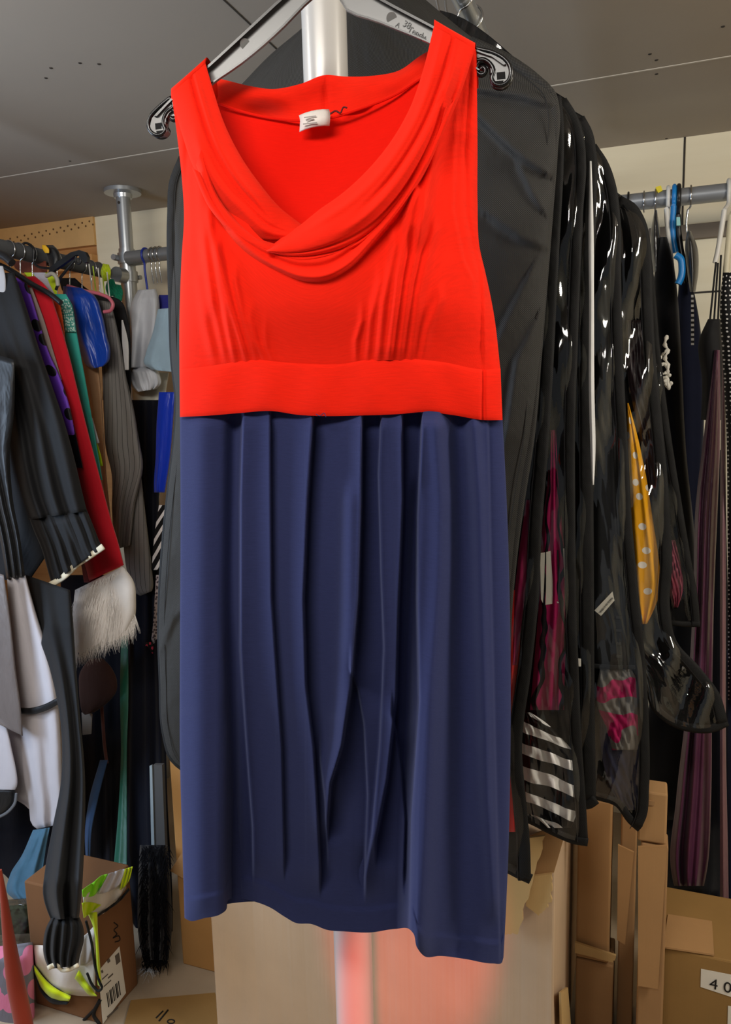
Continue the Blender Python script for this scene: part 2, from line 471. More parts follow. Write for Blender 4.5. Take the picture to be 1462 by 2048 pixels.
r2 = thing('clothes_rail', 'bare steel clothes rail along the cream back wall', 'rail', (0, BRY, BRZ))
cyl('steel_tube', (lp.x+.03, BRY, BRZ), (1.3, BRY, BRZ), .0235, plain('grey_rail_tube', (150, 154, 160), .38, .5, .5, .04, 12), r2, 28)
DRX, DRZ = px0+.062, 2.19
r3 = thing('clothes_rail', 'steel rail above the dress and black garment bags, clamped beside the white pole', 'rail', (DRX, 1.4, DRZ))
cyl('steel_tube', (DRX, .5, DRZ), (DRX, 2.37, DRZ), .017, M_metal, r3, 20)
# ================================================================ BOXES
CB1, CB2, CB3 = cardboard('pale_cardboard', (206, 178, 148), 1), cardboard('brown_cardboard', (166, 128, 88)), cardboard('tan_cardboard', (176, 136, 92))
CB4 = cardboard('dark_cardboard', (126, 88, 58)); CB5 = cardboard('olive_cardboard', (150, 116, 68)); M_torn = cardboard('torn_cardboard', (206, 172, 118))
def carton(label, a, b, mat, group=None, flaps=()):
    a, b = Vector(a), Vector(b)
    t = thing('cardboard_box', label, 'box', ((a.x+b.x)/2, (a.y+b.y)/2, a.z), group)
    box('box_body', a, b, mat, t, .004)
    return t
# big pale box in front
Yc = 1.345
cx0, cx1 = at(425, 1900, 1, Yc).x, at(1108, 1900, 1, Yc).x
czt = at(1100, 1668, 1, Yc).z
cyb = Yc+.05
while proj((cx1, cyb, .45))[0] < 1166: cyb += .01
big = carton('largest pale cardboard box, standing behind the foot of the white pole', (cx0, Yc, 0), (cx1, cyb, czt), CB1)
pl = PY(Yc-.004)
def torn(poly, seed=1, amp=3):
    rd = random.Random(seed); out = []
    for (a, b) in zip(poly, poly[1:]+poly[:1]):
        n = 1 if a[2] == 0 else a[2]
        for i in range(n):
            t = i/n; j = 0 if i == 0 else rd.uniform(-amp, amp)
            out.append((a[0]+(b[0]-a[0])*t+j, a[1]+(b[1]-a[1])*t+j*.7))
    return out
prism('torn_flap', pl, torn([(960, 1690, 0), (1090, 1672, 8), (1060, 1780, 6), (1036, 1868, 12), (985, 1868, 0)]), .03, .006, M_torn, big)
prism('torn_flap', pl, torn([(1050, 1755, 0), (1104, 1748, 8), (1104, 1800, 10), (1078, 1832, 8), (1052, 1812, 0)], 3), .014, .006, M_torn, big)
prism('folded_flap', pl, [(1060, 1672), (1138, 1640), (1108, 1745), (1066, 1752)], .008, .004, CB3, big)
pr = PX(cx1+.002)
# strip of packing tape on right side
prism('tape', pr, [(1122, 1985), (1136, 1975), (1142, 2048), (1124, 2070)], .012, .004, M_torn, big)
# stack right of it
def face(y, l, r, t, b, d, label, mat, z0=None, py=1900):
    X0, X1 = at(l, py, 1, y).x, at(r, py, 1, y).x
    zt_, zb_ = at((l+r)/2, t, 1, y).z, at((l+r)/2, b, 1, y).z if z0 is None else z0
    return (X0, y, zb_), (X1, y+d, zt_)
a, b = face(1.66, 1152, 1228, 1925, 2100, .1, '', CB2, 0.)
g = 'stacked cardboard boxes under the garment bags'
s1 = carton('tan cardboard box under another narrow box, right of the largest pale box', a, b, CB2, g)
prism('folded_flap', PY(1.655), torn([(1150, 1885, 0), (1232, 1912, 9), (1226, 1925, 8), (1150, 1906, 0)], 5, 1.5), .01, .006, M_torn, s1)
a2, b2 = face(1.66, 1152, 1218, 1600, 1893, .1, '', CB3, b[2]+.004)
s2 = carton('tan cardboard box with a rounded edge standing on the box with a torn flap', a2, b2, CB3, g)
a, b = face(1.70, 1236, 1268, 1610, 2100, .1, '', CB2, 0.)
s3 = carton('tall narrow cardboard box wedged between the taller stacks', a, b, CB2, g)
prism('folded_flap', PY(1.695), [(1236, 1690), (1268, 1705), (1250, 1890), (1234, 1880)], .012, .005, CB3, s3)
a, b = face(1.51, 1276, 1330, 1690, 2100, .055, '', CB3, 0.)
s4 = carton('upright cardboard box left of the box numbered 401', a, b, CB2, g)
prism('hanging_flap', PY(1.505), [(1276, 1694), (1334, 1692), (1316, 1978), (1276, 1972)], .012, .005, CB3, s4)
a2, b2 = face(1.51, 1276, 1334, 1585, 1686, .055, '', CB3, b[2]+.004, 1640)
s5 = carton('small cardboard box on top of the upright box, below the bag tips', a2, b2, CB3, g)
prism('tape', PY(1.508), [(1290, 1600), (1310, 1603), (1308, 1612), (1290, 1609)], 0, .002, CB2, s5)
# box 401
Y4 = 1.585
X0 = at(1306, 1960, 1, Y4).x; z4 = at(1320, 1893, 1, Y4).z
b4 = carton('brown cardboard box with a white paper label numbered 401', (X0, Y4, 0), (X0+.42, Y4+.22, z4), CB5)
p = lambda x, y, h=.001: PY(Y4).at(x, y, h)
top = Plane((0, 0, z4+.003), (0, 0, 1))
fa = [top.at(x, y) for x, y in ((1326, 1898), (1428, 1912), (1424, 1842), (1336, 1828))]
fa[0].z += .006; fa[1].z += .004
mk('folded_flap', *prismm(fa, (0, 0, 1), .004), CB3, b4, False)
lab = prism('paper_label', PY(Y4), [(1402, 1938), (1490, 1955), (1490, 2003), (1401, 1974)], .0015, .0008, M_paper, b4)
text('handwritten_number', '4 0 1', p(1418, 1976, .0028), Vector((1, 0, -.02)), (0, 0, 1), .034, M_ink, lab)
prism('paper_label', PY(Y4), [(1456, 2012), (1490, 2018), (1490, 2060), (1455, 2052)], .0015, .0008, M_paper, b4)
# tall plain box left of the dress
Yt = 1.56
X0, X1 = at(357, 1800, 1, Yt).x, at(440, 1800, 1, Yt).x
tl = carton('tall plain cardboard box beside the black clothes left of the dress', (X0, Yt, 0), (X1, Yt+.1, at(380, 1490, 1, Yt).z), cardboard('ochre_cardboard', (180, 134, 80)))
prism('torn_flap', PY(Yt-.003), torn([(340, 1742, 0), (366, 1702, 6), (372, 1760, 0)], 2, 2), .01, .004, CB3, tl)
# labelled box with the vest, left
Yb = 1.34
X1 = at(262, 1985, 2, 0).x; Yb = 1.45
while proj((X1, Yb, .1))[0] > 201: Yb -= .005
X0 = at(66, 1950, 1, Yb).x
ybk = Yb+.02
zt_ = at(200, 1800, 1, Yb).z
while proj((X1, ybk, zt_*.6))[0] < 262: ybk += .01
lb = carton('dark brown cardboard box with a white shipping label under a hi-vis vest', (X0, Yb, 0), (X1, ybk, zt_), CB4)
side = PX(X1)
sh = prism('shipping_label', side, [(197, 1942), (239, 1893), (252, 1986), (206, 2048)], .0012, .0008, M_paper, lb)
def bar(x0, y0, x1, y1, w=2.2): return prismm([side.at(*q, .0018) for q in ((x0, y0), (x0+w, y0-w*.9), (x1+w, y1-w*.9), (x1, y1))], (1, 0, 0), .0005)
bm = [bar(213+i*2.9, 1987-i*3.0, 217+i*2.9, 2015-i*3.0, [1.6, .8, 2.2, 1.1][i % 4]) for i in range(9)]
mk('barcode', *joinm(*bm), M_ink, sh, False)
tm = [bar(202, 1942, 204, 1947, 3), bar(214, 1921, 216, 1927, 5), bar(230, 1912, 233, 1930, 8), bar(208, 1972, 208.5, 1974, 14), bar(216, 1955, 216.5, 1958, 10), bar(204, 1958, 204.5, 1960, 12), bar(214, 2033, 215, 2036, 22)]
for q in tm: mk('printed_text', *q, plain('faint_print', (96, 88, 80), .8), sh, False)
mk('pen_scrawl', *joinm(tubemesh([side.at(x, y, .001) for x, y in crom([(228, 1845), (236, 1852), (228, 1860), (234, 1868), (226, 1876), (238, 1872), (240, 1880), (230, 1884)], 30)], .0012, 6)), M_ink, lb)
mk('printed_mark', *joinm(tubemesh([PY(Yb).at(x, y, .001) for x, y in ((160, 2048), (190, 2018))], .004, 6), tubemesh([PY(Yb).at(x, y, .001) for x, y in crom([(200, 2048), (188, 2030), (200, 2000)], 12)], .005, 6)), M_ink, lb)
# flat cardboard sheet on floor
flp = Plane((0, 0, .006), (0, 0, 1))
sheet = mk('cardboard_sheet', *prismm([flp.at(x, y) for x, y in ((262, 2000), (430, 1985), (470, 2140), (225, 2130))], EZ, .005), CB5, None, False)
setp(sheet, 'flat cardboard sheet lying on the floor beside the labelled box', 'cardboard')
mk('printed_mark', *joinm(tubemesh([flp.at(x, y, .0008) for x, y in ((318, 2042), (336, 2020))], .0022, 6), tubemesh([flp.at(x, y, .0008) for x, y in ((312, 2036), (326, 2022))], .002, 6),
   tubemesh([flp.at(342+7*math.cos(i*.4), 2043+4*math.sin(i*.4), .0008) for i in range(17)], .0016, 6)), M_ink, sheet)
# ================================================================ LIGHT
def area(name, loc, target, sx, sy, e, c, spread=math.pi):
    l = bpy.data.lights.new(name, 'AREA'); l.shape = 'RECTANGLE'; l.size = sx; l.size_y = sy; l.energy = e; l.color = c; l.spread = spread
    o = bpy.data.objects.new(name, l); COL.objects.link(o); o.location = loc
    o.rotation_euler = (Vector(target)-Vector(loc)).to_track_quat('-Z', 'Y').to_euler(); return o
area('ceiling_light_front', (-.45, -.25, 2.25), (-.35, .9, 1.3), .9, .3, 20, (1, .95, .88))
area('ceiling_light_right', (.95, .9, 2.25), (-.1, 1.7, 1.2), .26, 1.2, 32, (1, .93, .82))
area('ceiling_light_left', (-1.3, .55, 2.26), (-1.75, 1.9, 1.2), .5, .5, 14, (1, .95, .88))
area('doorway_daylight', (-2.4, .45, 1.4), (-.3, .85, 1.15), 1.0, 1.1, 38, (.62, .78, 1))
sp = bpy.data.lights.new('added_red_spot', 'SPOT'); sp.energy = 44; sp.color = (1, .05, .03); sp.spot_size = .6; sp.spot_blend = .6; sp.shadow_soft_size = .02  # added red spot to tint pole foot and box, not a room lamp
so = bpy.data.objects.new('added_red_spot', sp); COL.objects.link(so); so.location = (-.04, .05, .8)
so.rotation_euler = (Vector((at(822, 2020, 1, 1.2).x, 1.2, .53))-Vector(so.location)).to_track_quat('-Z', 'Y').to_euler()
so.scale = (.5, 1, 1)
w = bpy.data.worlds.new('world'); S.world = w; w.use_nodes = True
w.node_tree.nodes['Background'].inputs[0].default_value = (.9, .95, 1, 1); w.node_tree.nodes['Background'].inputs[1].default_value = .15
S.view_settings.view_transform = 'Standard'; S.view_settings.look = 'None'; S.view_settings.exposure = 0
S.cycles.use_denoising = True; S.cycles.max_bounces = 8; S.cycles.transparent_max_bounces = 16; S.cycles.caustics_reflective = False; S.cycles.caustics_refractive = False
# ================================================================ THE DRESS AND ITS HANGER
al = math.radians(13)
n_d = -(f0*math.cos(al)+r0*math.sin(al)); n_d.z = 0
dr = r0*math.cos(al)-f0*math.sin(al)                      # rightwards in the dress plane
DP = Plane(CAM+ray(650, 450)*.80, n_d)
RED = cloth('red_jersey', (238, 32, 10), .9, .35, .12, .15, 1500, .3, True, (255, 120, 90))
RED_IN = cloth('red_jersey_inside', (236, 22, 6), .9, .3, .1, .07, 1500, .3, True, (255, 120, 90))
NAVY = cloth('navy_jersey', (45, 50, 88), .92, .4, .12, .2, 1500, .4, True, (130, 140, 190))
dress = thing('sleeveless_dress', 'sleeveless dress with red cowl-neck top and navy pleated skirt on a black hanger', 'dress', DP.at(680, 900))
def ell(q, p=2.6): return max(0, 1-abs(q)**p)**.5
# ---- skirt
SKT = [(360, 832), (420, 829), (480, 824), (541, 820), (600, 828), (640, 830), (720, 829), (800, 826), (850, 822), (905, 828), (966, 838), (1005, 838)]
HEM = [(369, 1836), (378, 1841), (410, 1836), (440, 1829), (452, 1820), (457, 1800), (470, 1797), (500, 1801), (540, 1815), (570, 1834), (592, 1846), (622, 1848), (655, 1860), (690, 1863), (740, 1865), (790, 1858), (818, 1858), (826, 1866), (834, 1895), (850, 1913), (880, 1912), (930, 1918), (985, 1927), (1003, 1926), (1007, 1915)]
SKL = [(360, 832), (361, 1000), (360, 1300), (360, 1520), (365, 1700), (369, 1836)]
SKR = [(1005, 838), (1011, 950), (1017, 1100), (1021, 1300), (1021, 1500), (1017, 1700), (1011, 1840), (1007, 1915)]
A_ = [(485, 826), (480, 1000), (480, 1295), (493, 1492), (505, 1655), (506, 1720)]
B_ = [(541, 822), (542, 1000), (544, 1197), (554, 1345), (564, 1492), (569, 1710)]
C_ = [(627, 830), (616, 1000), (608, 1197), (613, 1370), (628, 1492), (634, 1591), (641, 1740)]
D_ = [(725, 828), (723, 1000), (717, 1197), (703, 1370), (685, 1492), (662, 1566), (656, 1640)]
D2 = [(700, 1340), (716, 1380), (728, 1450), (735, 1591), (729, 1745)]
E1 = [(762, 826), (757, 950), (762, 1150), (768, 1295), (759, 1492), (744, 1665), (729, 1752)]
E2 = [(805, 826), (806, 1000), (798, 1197), (793, 1394), (775, 1560), (752, 1680)]
F_ = [(784, 1430), (792, 1458), (804, 1542), (811, 1640), (808, 1745)]
G1 = [(844, 826), (835, 1032), (834, 1197), (838, 1400), (832, 1492), (822, 1640), (818, 1870)]
GP = [(874, 824), (884, 1000), (880, 1150), (868, 1345), (857, 1591), (842, 1900)]
HP = [(946, 828), (958, 1000), (968, 1345), (975, 1591), (988, 1800)]
SI = [(976, 836), (981, 1100), (990, 1500), (1000, 1900)]
P1 = [(462, 830), (458, 1200), (457, 1500), (456, 1800)]
skf = [fold('L', A_, .007, 16, 14), fold('valley', [(468, 830), (462, 1200), (462, 1600), (460, 1800)], .007, 14),
       fold('R', B_, .0055, 26, 10), fold('R', C_, .009, 30, 22), fold('R', D_, .012, 24, 22), fold('L', D2, .006, 26, 12),
       fold('ridge', [(700, 1000), (697, 1250), (690, 1400), (672, 1560)], .006, 16),
       fold('L', E1, .007, 20, 16), fold('R', E2, .011, 22, 18), fold('R', F_, .007, 24, 12),
       fold('L', G1, .012, 34, 20), fold('ridge', GP, .009, 22), fold('valley', [(915, 830), (925, 1100), (925, 1500), (920, 1900)], .006, 26),
       fold('ridge', HP, .008, 15), fold('R', SI, .003, 10, 8), fold('ridge', [(402, 840), (398, 1200), (395, 1800)], .006, 34),
       fold('L', [(640, 1520), (650, 1600), (655, 1700)], .004, 14, 10), fold('valley', [(830, 1000), (815, 1400), (812, 1750)], .006, 12)]
def skh(x, y):
    xl, xr = interp(SKL, y), interp(SKR, y); q = (x-(xl+xr)/2)/((xr-xl)/2)
    v = (y-825)/1040
    h = .006+.026*ell(q, 3.2)*(.75+.25*v)
    xg = interp(G1, y)
    rec = sst(446, 474, x)*(1-sst(xg-26, xg+8, x))           # the middle falls back towards the hem
    h -= .048*rec*sst(.25, 1., v)
    h += .012*sst(.2, 1, v)*(1-sst(430, 462, x))+.012*sst(.2, 1, v)*sst(xg-6, xg+18, x)
    e = ell(q, 8)
    top = sst(826, 858, y)
    for f_ in skf: h += 2.0*f_(x, y)*e*(.55+.45*top)
    return h
G = coons(SKT, HEM, SKL, SKR, 460, 190)
hemy = lambda x: interp([(b, a) for a, b in HEM], x) if False else interp([(y_, x_) for x_, y_ in sorted(HEM)], x)
P = []
for j, row in enumerate(G):
    o = []
    for (x, y) in row:
        h = skh(x, y)
        dy = hemy(x)-y
        band = 46 if (x < 452 or x > 832) else 48
        h += .0016*(1-sst(band-4, band+2, dy))-.0018*math.exp(-((dy-band-2)/4)**2)-.004*sst(10, 0, dy) if False else .0022*(1-sst(band-5, band+1, dy))
        o.append(DP.at(x, y, h))
    P.append(o)
sk = gridmesh('skirt', P, NAVY, dress)
sk['label'] = 'navy blue pleated skirt'
def backpanel(name, top, bot, left, right, mat, nu=60, nv=50, d=.03, par=dress):
    G = coons(top, bot, left, right, nu, nv); P = []
    for row in G:
        xl, xr = row[0][0], row[-1][0]
        P.append([DP.at(x, y, .006-d*ell((x-(xl+xr)/2)/((xr-xl)/2), 3.2)-.004*math.sin(x*.05)*ell((x-(xl+xr)/2)/((xr-xl)/2))) for x, y in row])
    return gridmesh(name, P, mat, par)
backpanel('skirt_back', [(360, 832), (680, 826), (1005, 838)], [(369, 1832), (420, 1812), (540, 1800), (680, 1835), (830, 1850), (1007, 1912)], SKL, SKR, NAVY)
# ---- waistband
WT = [(359, 738), (420, 732), (470, 724), (512, 719), (550, 723), (600, 727), (690, 727), (730, 720), (790, 716), (830, 718), (890, 725), (967, 739), (1001, 737)]
SKTW = [(x, y+2) for x, y in SKT]
G = coons(WT, SKTW, [(359, 738), (360, 834)], [(1001, 737), (1005, 840)], 200, 26)
P = [[DP.at(x, y, .0115+.026*ell((x-681)/322, 3.2)+.0030*math.sin(math.pi*j/25)**.4-(.004*math.exp(-((x-966)/3)**2)) + .0012*math.sin(x*.06+1)*math.sin(j*.12)) for x, y in row] for j, row in enumerate(G)]
gridmesh('waistband', P, RED, dress)
backpanel('waistband_back', [(359, 738), (680, 732), (1001, 737)], [(360, 834), (680, 828), (1005, 840)], [(359, 738), (360, 834)], [(1001, 737), (1005, 840)], RED_IN, 40, 8)
# ---- bodice front
BT = [(344, 196), (372, 160), (400, 150), (420, 280), (470, 410), (540, 490), (600, 515), (680, 480), (770, 390), (850, 240), (890, 80), (925, 78), (953, 100)]
BL = [(344, 196), (354, 270), (364, 360), (368, 430), (363, 520), (359, 640), (359, 742)]
BR = [(953, 100), (955, 300), (955, 400), (960, 500), (970, 542), (988, 630), (1001, 741)]
WTB = [(x, y+3) for x, y in WT]
bf = []
for (xa, ya, xb, yb, a, w) in ((512, 720, 470, 560, .004, 8), (492, 720, 436, 500, .006, 9), (470, 722, 418, 430, .006, 9), (452, 724, 408, 480, .004, 9), (530, 722, 500, 640, .003, 7), (545, 722, 530, 670, .002, 6), (430, 728, 398, 560, .003, 10)):
    bf.append(fold('ridge', [(xb, yb), ((xa+xb)/2-4, (ya+yb)/2), (xa, ya)], a, w, None, 50))
for (xa, ya, xb, yb, a, w) in ((712, 722, 724, 640, .003, 6), (735, 720, 760, 560, .004, 8), (757, 718, 790, 490, .007, 10), (778, 717, 830, 380, .009, 11), (800, 717, 850, 420, .006, 9), (822, 718, 868, 460, .004, 10), (845, 720, 880, 600, .003, 9)):
    bf.append(fold('ridge', [(xb, yb), ((xa+xb)/2-6, (ya+yb)/2), (xa, ya)], a, w, None, 50))
bf += [fold('R', [(925, 140), (912, 300), (908, 420), (928, 520), (948, 560)], .003, 12, 8), fold('valley', [(940, 160), (930, 300), (934, 430), (958, 545)], .0028, 5),
       fold('L', [(963, 520), (966, 640), (967, 740)], .003, 8, 5), fold('ridge', [(900, 140), (870, 300), (838, 450)], .010, 16), fold('valley', [(376, 260), (370, 360), (372, 470)], .003, 6),
       fold('ridge', [(400, 330), (404, 430), (420, 600)], .004, 12)]
def bh(x, y):
    xl, xr = interp(BL, y), interp(BR, y); q = max(-1, min(1, (x-(xl+xr)/2)/((xr-xl)/2)))
    h = .006+.028*ell(q, 3)*sst(150, 460, y)+.012*ell(q, 4)
    h += .008*math.exp(-((y-560)/110)**2)*ell(q)
    for f_ in bf: h += 1.35*f_(x, y)*ell(q, 10)*(1-.75*sst(690, 735, y))
    k = sst(600, 742, y)
    return h*(1-k)+k*(.0085+.026*ell(q, 3.2)+(h-.006-.028*ell(q, 3)-.012*ell(q, 4)))
G = coons(BT, WTB, BL, BR, 220, 120)
gridmesh('bodice', [[DP.at(x, y, bh(x, y)) for x, y in row] for row in G], RED, dress)['label'] = 'red gathered jersey bodice'
# ---- inside of the back, seen through the neckline
KT = [(400, 150), (450, 160), (500, 172), (545, 178), (600, 168), (650, 150), (690, 153), (740, 152), (800, 140), (840, 112), (900, 80)]
KS = [(392, 190), (430, 204), (480, 222), (540, 236), (600, 241), (660, 236), (720, 218), (790, 190), (850, 152), (915, 118)]
kf = [fold('ridge', [(420, 165), (520, 205), (600, 238)], .0, 10)]
def kh(x, y):
    h = -.028-.006*math.sin((x-400)/500*math.pi)
    h += .004*math.exp(-((x-652)/5)**2)*-1
    h += .005*math.sin((x*.6+y*1.5)*.035)+.003*math.sin((x*1.1-y*1.3)*.04)
    return h
G = coons(KT, KS, [KT[0], KS[0]], [KT[-1], KS[-1]], 110, 24)
gridmesh('back_collar', [[DP.at(x, y, kh(x, y)+.010*(1-j/23)*math.sin(math.pi*j/23)) for x, y in row] for j, row in enumerate(G)], RED, dress)
KB = [(366, 520), (500, 560), (680, 590), (860, 560), (956, 500)]
G = coons(KS, KB, [KS[0], (372, 350), KB[0]], [KS[-1], (945, 300), KB[-1]], 90, 50)
gridmesh('back_panel', [[DP.at(x, y, -.024-.005*math.sin((x-400)/500*math.pi)*ell((x-660)/300)+.0035*math.sin((x+.4*y)*.022)) for x, y in row] for row in G], RED_IN, dress)
tube('neck_seam', [DP.at(x, y, -.021) for x, y in crom(KS, 60)], .0013, RED_IN, dress, 6)
backpanel('bodice_back', [(366, 500), (680, 560), (956, 480)], [(359, 742), (680, 732), (1001, 740)], [(366, 500), (359, 742)], [(956, 480), (988, 630), (1001, 740)], RED_IN, 50, 30)
# ---- cowl collar: three overlapping draped bands in one part
def drape(inner, outer, hi, ho, bulge, ns=110, nt=34, wr=(), ridge=0, pw=.7):
    A, B = crom(inner, ns), crom(outer, ns); P = []
    for j in range(nt):
        t = j/(nt-1); row = []
        for i in range(ns):
            s = i/(ns-1); x = A[i][0]+(B[i][0]-A[i][0])*t; y = A[i][1]+(B[i][1]-A[i][1])*t
            a = hi(s) if callable(hi) else hi; b = ho(s) if callable(ho) else ho
            h = a+(b-a)*t+bulge*math.sin(math.pi*t)**pw*(.45+.55*math.sin(math.pi*min(1, s*1.1)))
            for (tc, w, am, s0, s1) in wr:
                h += am*math.exp(-((t-tc)/w)**2)*sst(s0-.1, s0+.1, s)*(1-sst(s1-.1, s1+.1, s))
            row.append(DP.at(x, y, h))
        P.append(row)
    return P
def gm(P):
    R, Cn = len(P), len(P[0])
    return [p for r in P for p in r], [(r*Cn+c, (r+1)*Cn+c, (r+1)*Cn+c+1, r*Cn+c+1) for r in range(R-1) for c in range(Cn-1)]
low = drape([(402, 300), (440, 400), (520, 480), (590, 505), (660, 495), (740, 430), (820, 330), (880, 180)],
            [(392, 330), (432, 430), (500, 515), (560, 550), (610, 570), (645, 571), (700, 545), (745, 498), (800, 430), (850, 350), (905, 200)],
            .046, lambda s: .036+.01*math.sin(math.pi*s), .016, wr=((.45, .12, -.006, .25, .8), (.75, .1, .005, .3, .9)))
leftb = drape([(411, 127), (428, 185), (448, 245), (480, 310), (520, 368), (560, 415), (604, 450)],
              [(342, 187), (362, 262), (392, 345), (425, 396), (470, 440), (520, 478), (566, 482)],
              lambda s: .010+.026*s, lambda s: .020+.022*s, .022, wr=((.30, .07, .005, 0, .75), (.42, .05, -.006, 0, .8), (.72, .10, .004, .3, .95), (.55, .05, -.003, .4, .95)))
rightb = drape([(868, 52), (846, 140), (820, 215), (780, 285), (730, 345), (680, 390), (640, 418), (600, 450), (565, 474), (532, 500)],
               [(950, 98), (920, 190), (885, 270), (850, 335), (800, 410), (750, 460), (700, 490), (640, 508), (580, 512), (534, 504)],
               lambda s: .012+.034*min(1, s*1.3), lambda s: .022+.036*min(1, s*1.3), .024, wr=((.24, .08, .004, 0, .8), (.48, .05, -.005, 0, .6), (.66, .08, .005, .05, .7), (.85, .04, -.004, .1, .9)))
second = drape([(400, 345), (440, 415), (500, 470), (560, 490), (620, 505), (690, 490), (760, 440), (830, 350), (900, 210)],
               [(384, 335), (420, 418), (475, 476), (535, 510), (590, 528), (640, 520), (705, 500), (770, 452), (845, 350), (915, 195)],
               .046, .050, .010)
ms = [gm(q) for q in (low, second, leftb, rightb)]
V, Fc = joinm(*ms); us = [((v-DP.p0).dot(dr), v.z) for v in V]
cow = mk('cowl_collar', V, Fc, RED, dress, True, us); cow['label'] = 'red draped cowl collar'
# shoulder turn-overs, where the cloth lies over the hanger arms
def over(A, B, ha, hb, bulge, name):
    """cloth turned over the hanger arm, from the top edge of the drape to the back panel"""
    P = []
    for k in range(-1, 15):
        t = max(0, k)/14; row = []
        for i in range(24):
            u = i/23; x = A[0]+(B[0]-A[0])*u; y = A[1]+(B[1]-A[1])*u
            hf = ha+(hb-ha)*u+bulge*.45*math.sin(math.pi*u)**.7-(.003 if k < 0 else .0005)
            p = DP.at(x, y, hf)+n_d*((-.020-hf)*(.5-.5*math.cos(math.pi*t)))
            row.append(p+EZ*(.0115*math.sin(math.pi*t)**.7-.020*t*t-(.006 if k < 0 else 0)))
        P.append(row)
    return gridmesh(name, P, RED, dress)
over((411, 127), (342, 187), .010, .020, .022, 'left_shoulder'); over((868, 52), (950, 98), .012, .022, .024, 'right_shoulder')
# care label
Q = crom([(628, 221), (630, 228), (630, 242), (629, 254)], 10)
lb_ = [[DP.at(x+dx*(30), y+(0 if dx < .6 else 0)-6*dx+(4*dx*dx), -.016+.004*math.sin(i*.3)-.004*dx*dx) for dx in (-1, -.6, -.2, .2, .6, 1)] for i, (x, y) in enumerate(Q)]
ct = gridmesh('care_label', lb_, cloth('white_satin_tape', (228, 222, 214), .5, 0, .4, .03), dress, .0006); ct['label'] = 'small white care label inside the back neck'
for yy, w_ in ((232, 12), (238, 8), (245, 14)): prism('faint_printing', DP, [(620-w_, yy+2), (620+w_, yy-1), (620+w_, yy+1), (620-w_, yy+4)], -.0105, .0003, plain('grey_print', (150, 146, 142), .7), ct)
tube('loose_thread', [DP.at(x, y, -.018) for x, y in crom([(660, 228), (672, 222), (680, 226), (688, 214), (694, 216)], 20)], .0009, plain('dark_thread', (90, 12, 14), .8), dress, 6)
tube('loose_thread', [DP.at(x, y, .046) for x, y in crom([(632, 828), (640, 832), (648, 826), (652, 834)], 16)], .0004, NAVY, dress, 5)
# ---- hanger
hang = thing('clothes_hanger', 'large black plastic hanger carrying the red and navy dress', 'hanger', DP.at(650, -30))
M_rim = plain('glossy_black_plastic', (16, 16, 17), .25, 0, .5, .1)
M_web = plain('black_plastic_painted_gloss', (104, 104, 103), .3, 0, .55, .1, 40)  # same black plastic, its glossy reflection painted in as lighter grey
hw = .007
def arm(name, outer, inner):
    """I-section arm: two rims and a recessed web"""
    O, I = crom(outer, 16), crom(inner, 16)
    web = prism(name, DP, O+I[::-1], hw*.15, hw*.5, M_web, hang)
    def rim(L, K, w):
        m = []
        P = []
        for (x, y), (a, b) in zip(L, K):
            d = math.hypot(a-x, b-y); ux, uy = (a-x)/d*w, (b-y)/d*w
            P.append([DP.at(x, y, -hw), DP.at(x, y, hw), DP.at(x+ux, y+uy, hw), DP.at(x+ux, y+uy, -hw), DP.at(x, y, -hw)])
        return gm(P)
    V, Fc = joinm(rim(O, I, 5.5), rim(I, O, 4))
    mk('rim', V, Fc, M_rim, web, False)
    return web
wl = arm('left_arm', [(640, -70), (590, -30), (556, 0), (500, 52), (418, 128), (330, 208), (308, 232)], [(668, -48), (640, -18), (617, 2), (560, 60), (480, 128), (425, 166), (352, 232)])
wr_ = arm('right_arm', [(640, -70), (700, -40), (770, 0), (860, 48), (955, 100), (990, 112), (1012, 128)], [(655, -40), (676, -12), (682, 8), (760, 45), (850, 82), (930, 122), (956, 140)])
def tip(name, outline, hole, slot, scroll):
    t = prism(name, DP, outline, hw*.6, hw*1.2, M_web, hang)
    V, Fc = tubemesh([DP.at(x, y, 0) for x, y in crom(outline+outline[:1], 50)][:-1], .0022, 8, True)
    V2 = [v+n_d*hw*.5 for v in V]; V3 = [v-n_d*hw*.6 for v in V]
    mk('rim', *joinm((V2, Fc), (V3, Fc)), M_rim, t)
    prism('square_hole', DP, hole, hw*.66, .0004, plain('hole_black', (5, 5, 5), .9), t)
    prism('slot', DP, slot, hw*.66, .0004, plain('hole_black', (5, 5, 5), .9), t)
    tube('scroll', [DP.at(x, y, hw*.3) for x, y in crom(scroll, 40)], .0026, M_rim, t, 8)
tip('right_tip', [(950, 100), (990, 110), (1010, 122), (1020, 136), (1022, 150), (1016, 166), (1004, 173), (990, 171), (984, 160), (988, 146), (980, 130), (966, 122), (954, 124)],
    [(993, 145), (1010, 143), (1011, 157), (994, 159)], [(990, 162), (1007, 161), (1004, 167), (990, 168)],
    [(984, 148), (982, 134), (972, 124), (960, 124), (953, 132), (954, 144), (962, 150), (970, 146), (970, 138), (964, 135), (961, 139)])
tip('left_tip', [(344, 198), (318, 220), (304, 236), (300, 252), (304, 264), (315, 272), (328, 270), (334, 262), (330, 252), (331, 240), (338, 226), (350, 216)],
    [(310, 247), (322, 245), (323, 257), (311, 259)], [(312, 262), (328, 260), (325, 267), (314, 267)],
    [(332, 246), (333, 230), (342, 221), (352, 224), (354, 234), (348, 240), (342, 236)])
dxy = (DP.at(860, 85)-DP.at(760, 33)).normalized(); dyy = n_d.cross(dxy)
M_let = plain('moulded_letters', (92, 92, 92), .5)
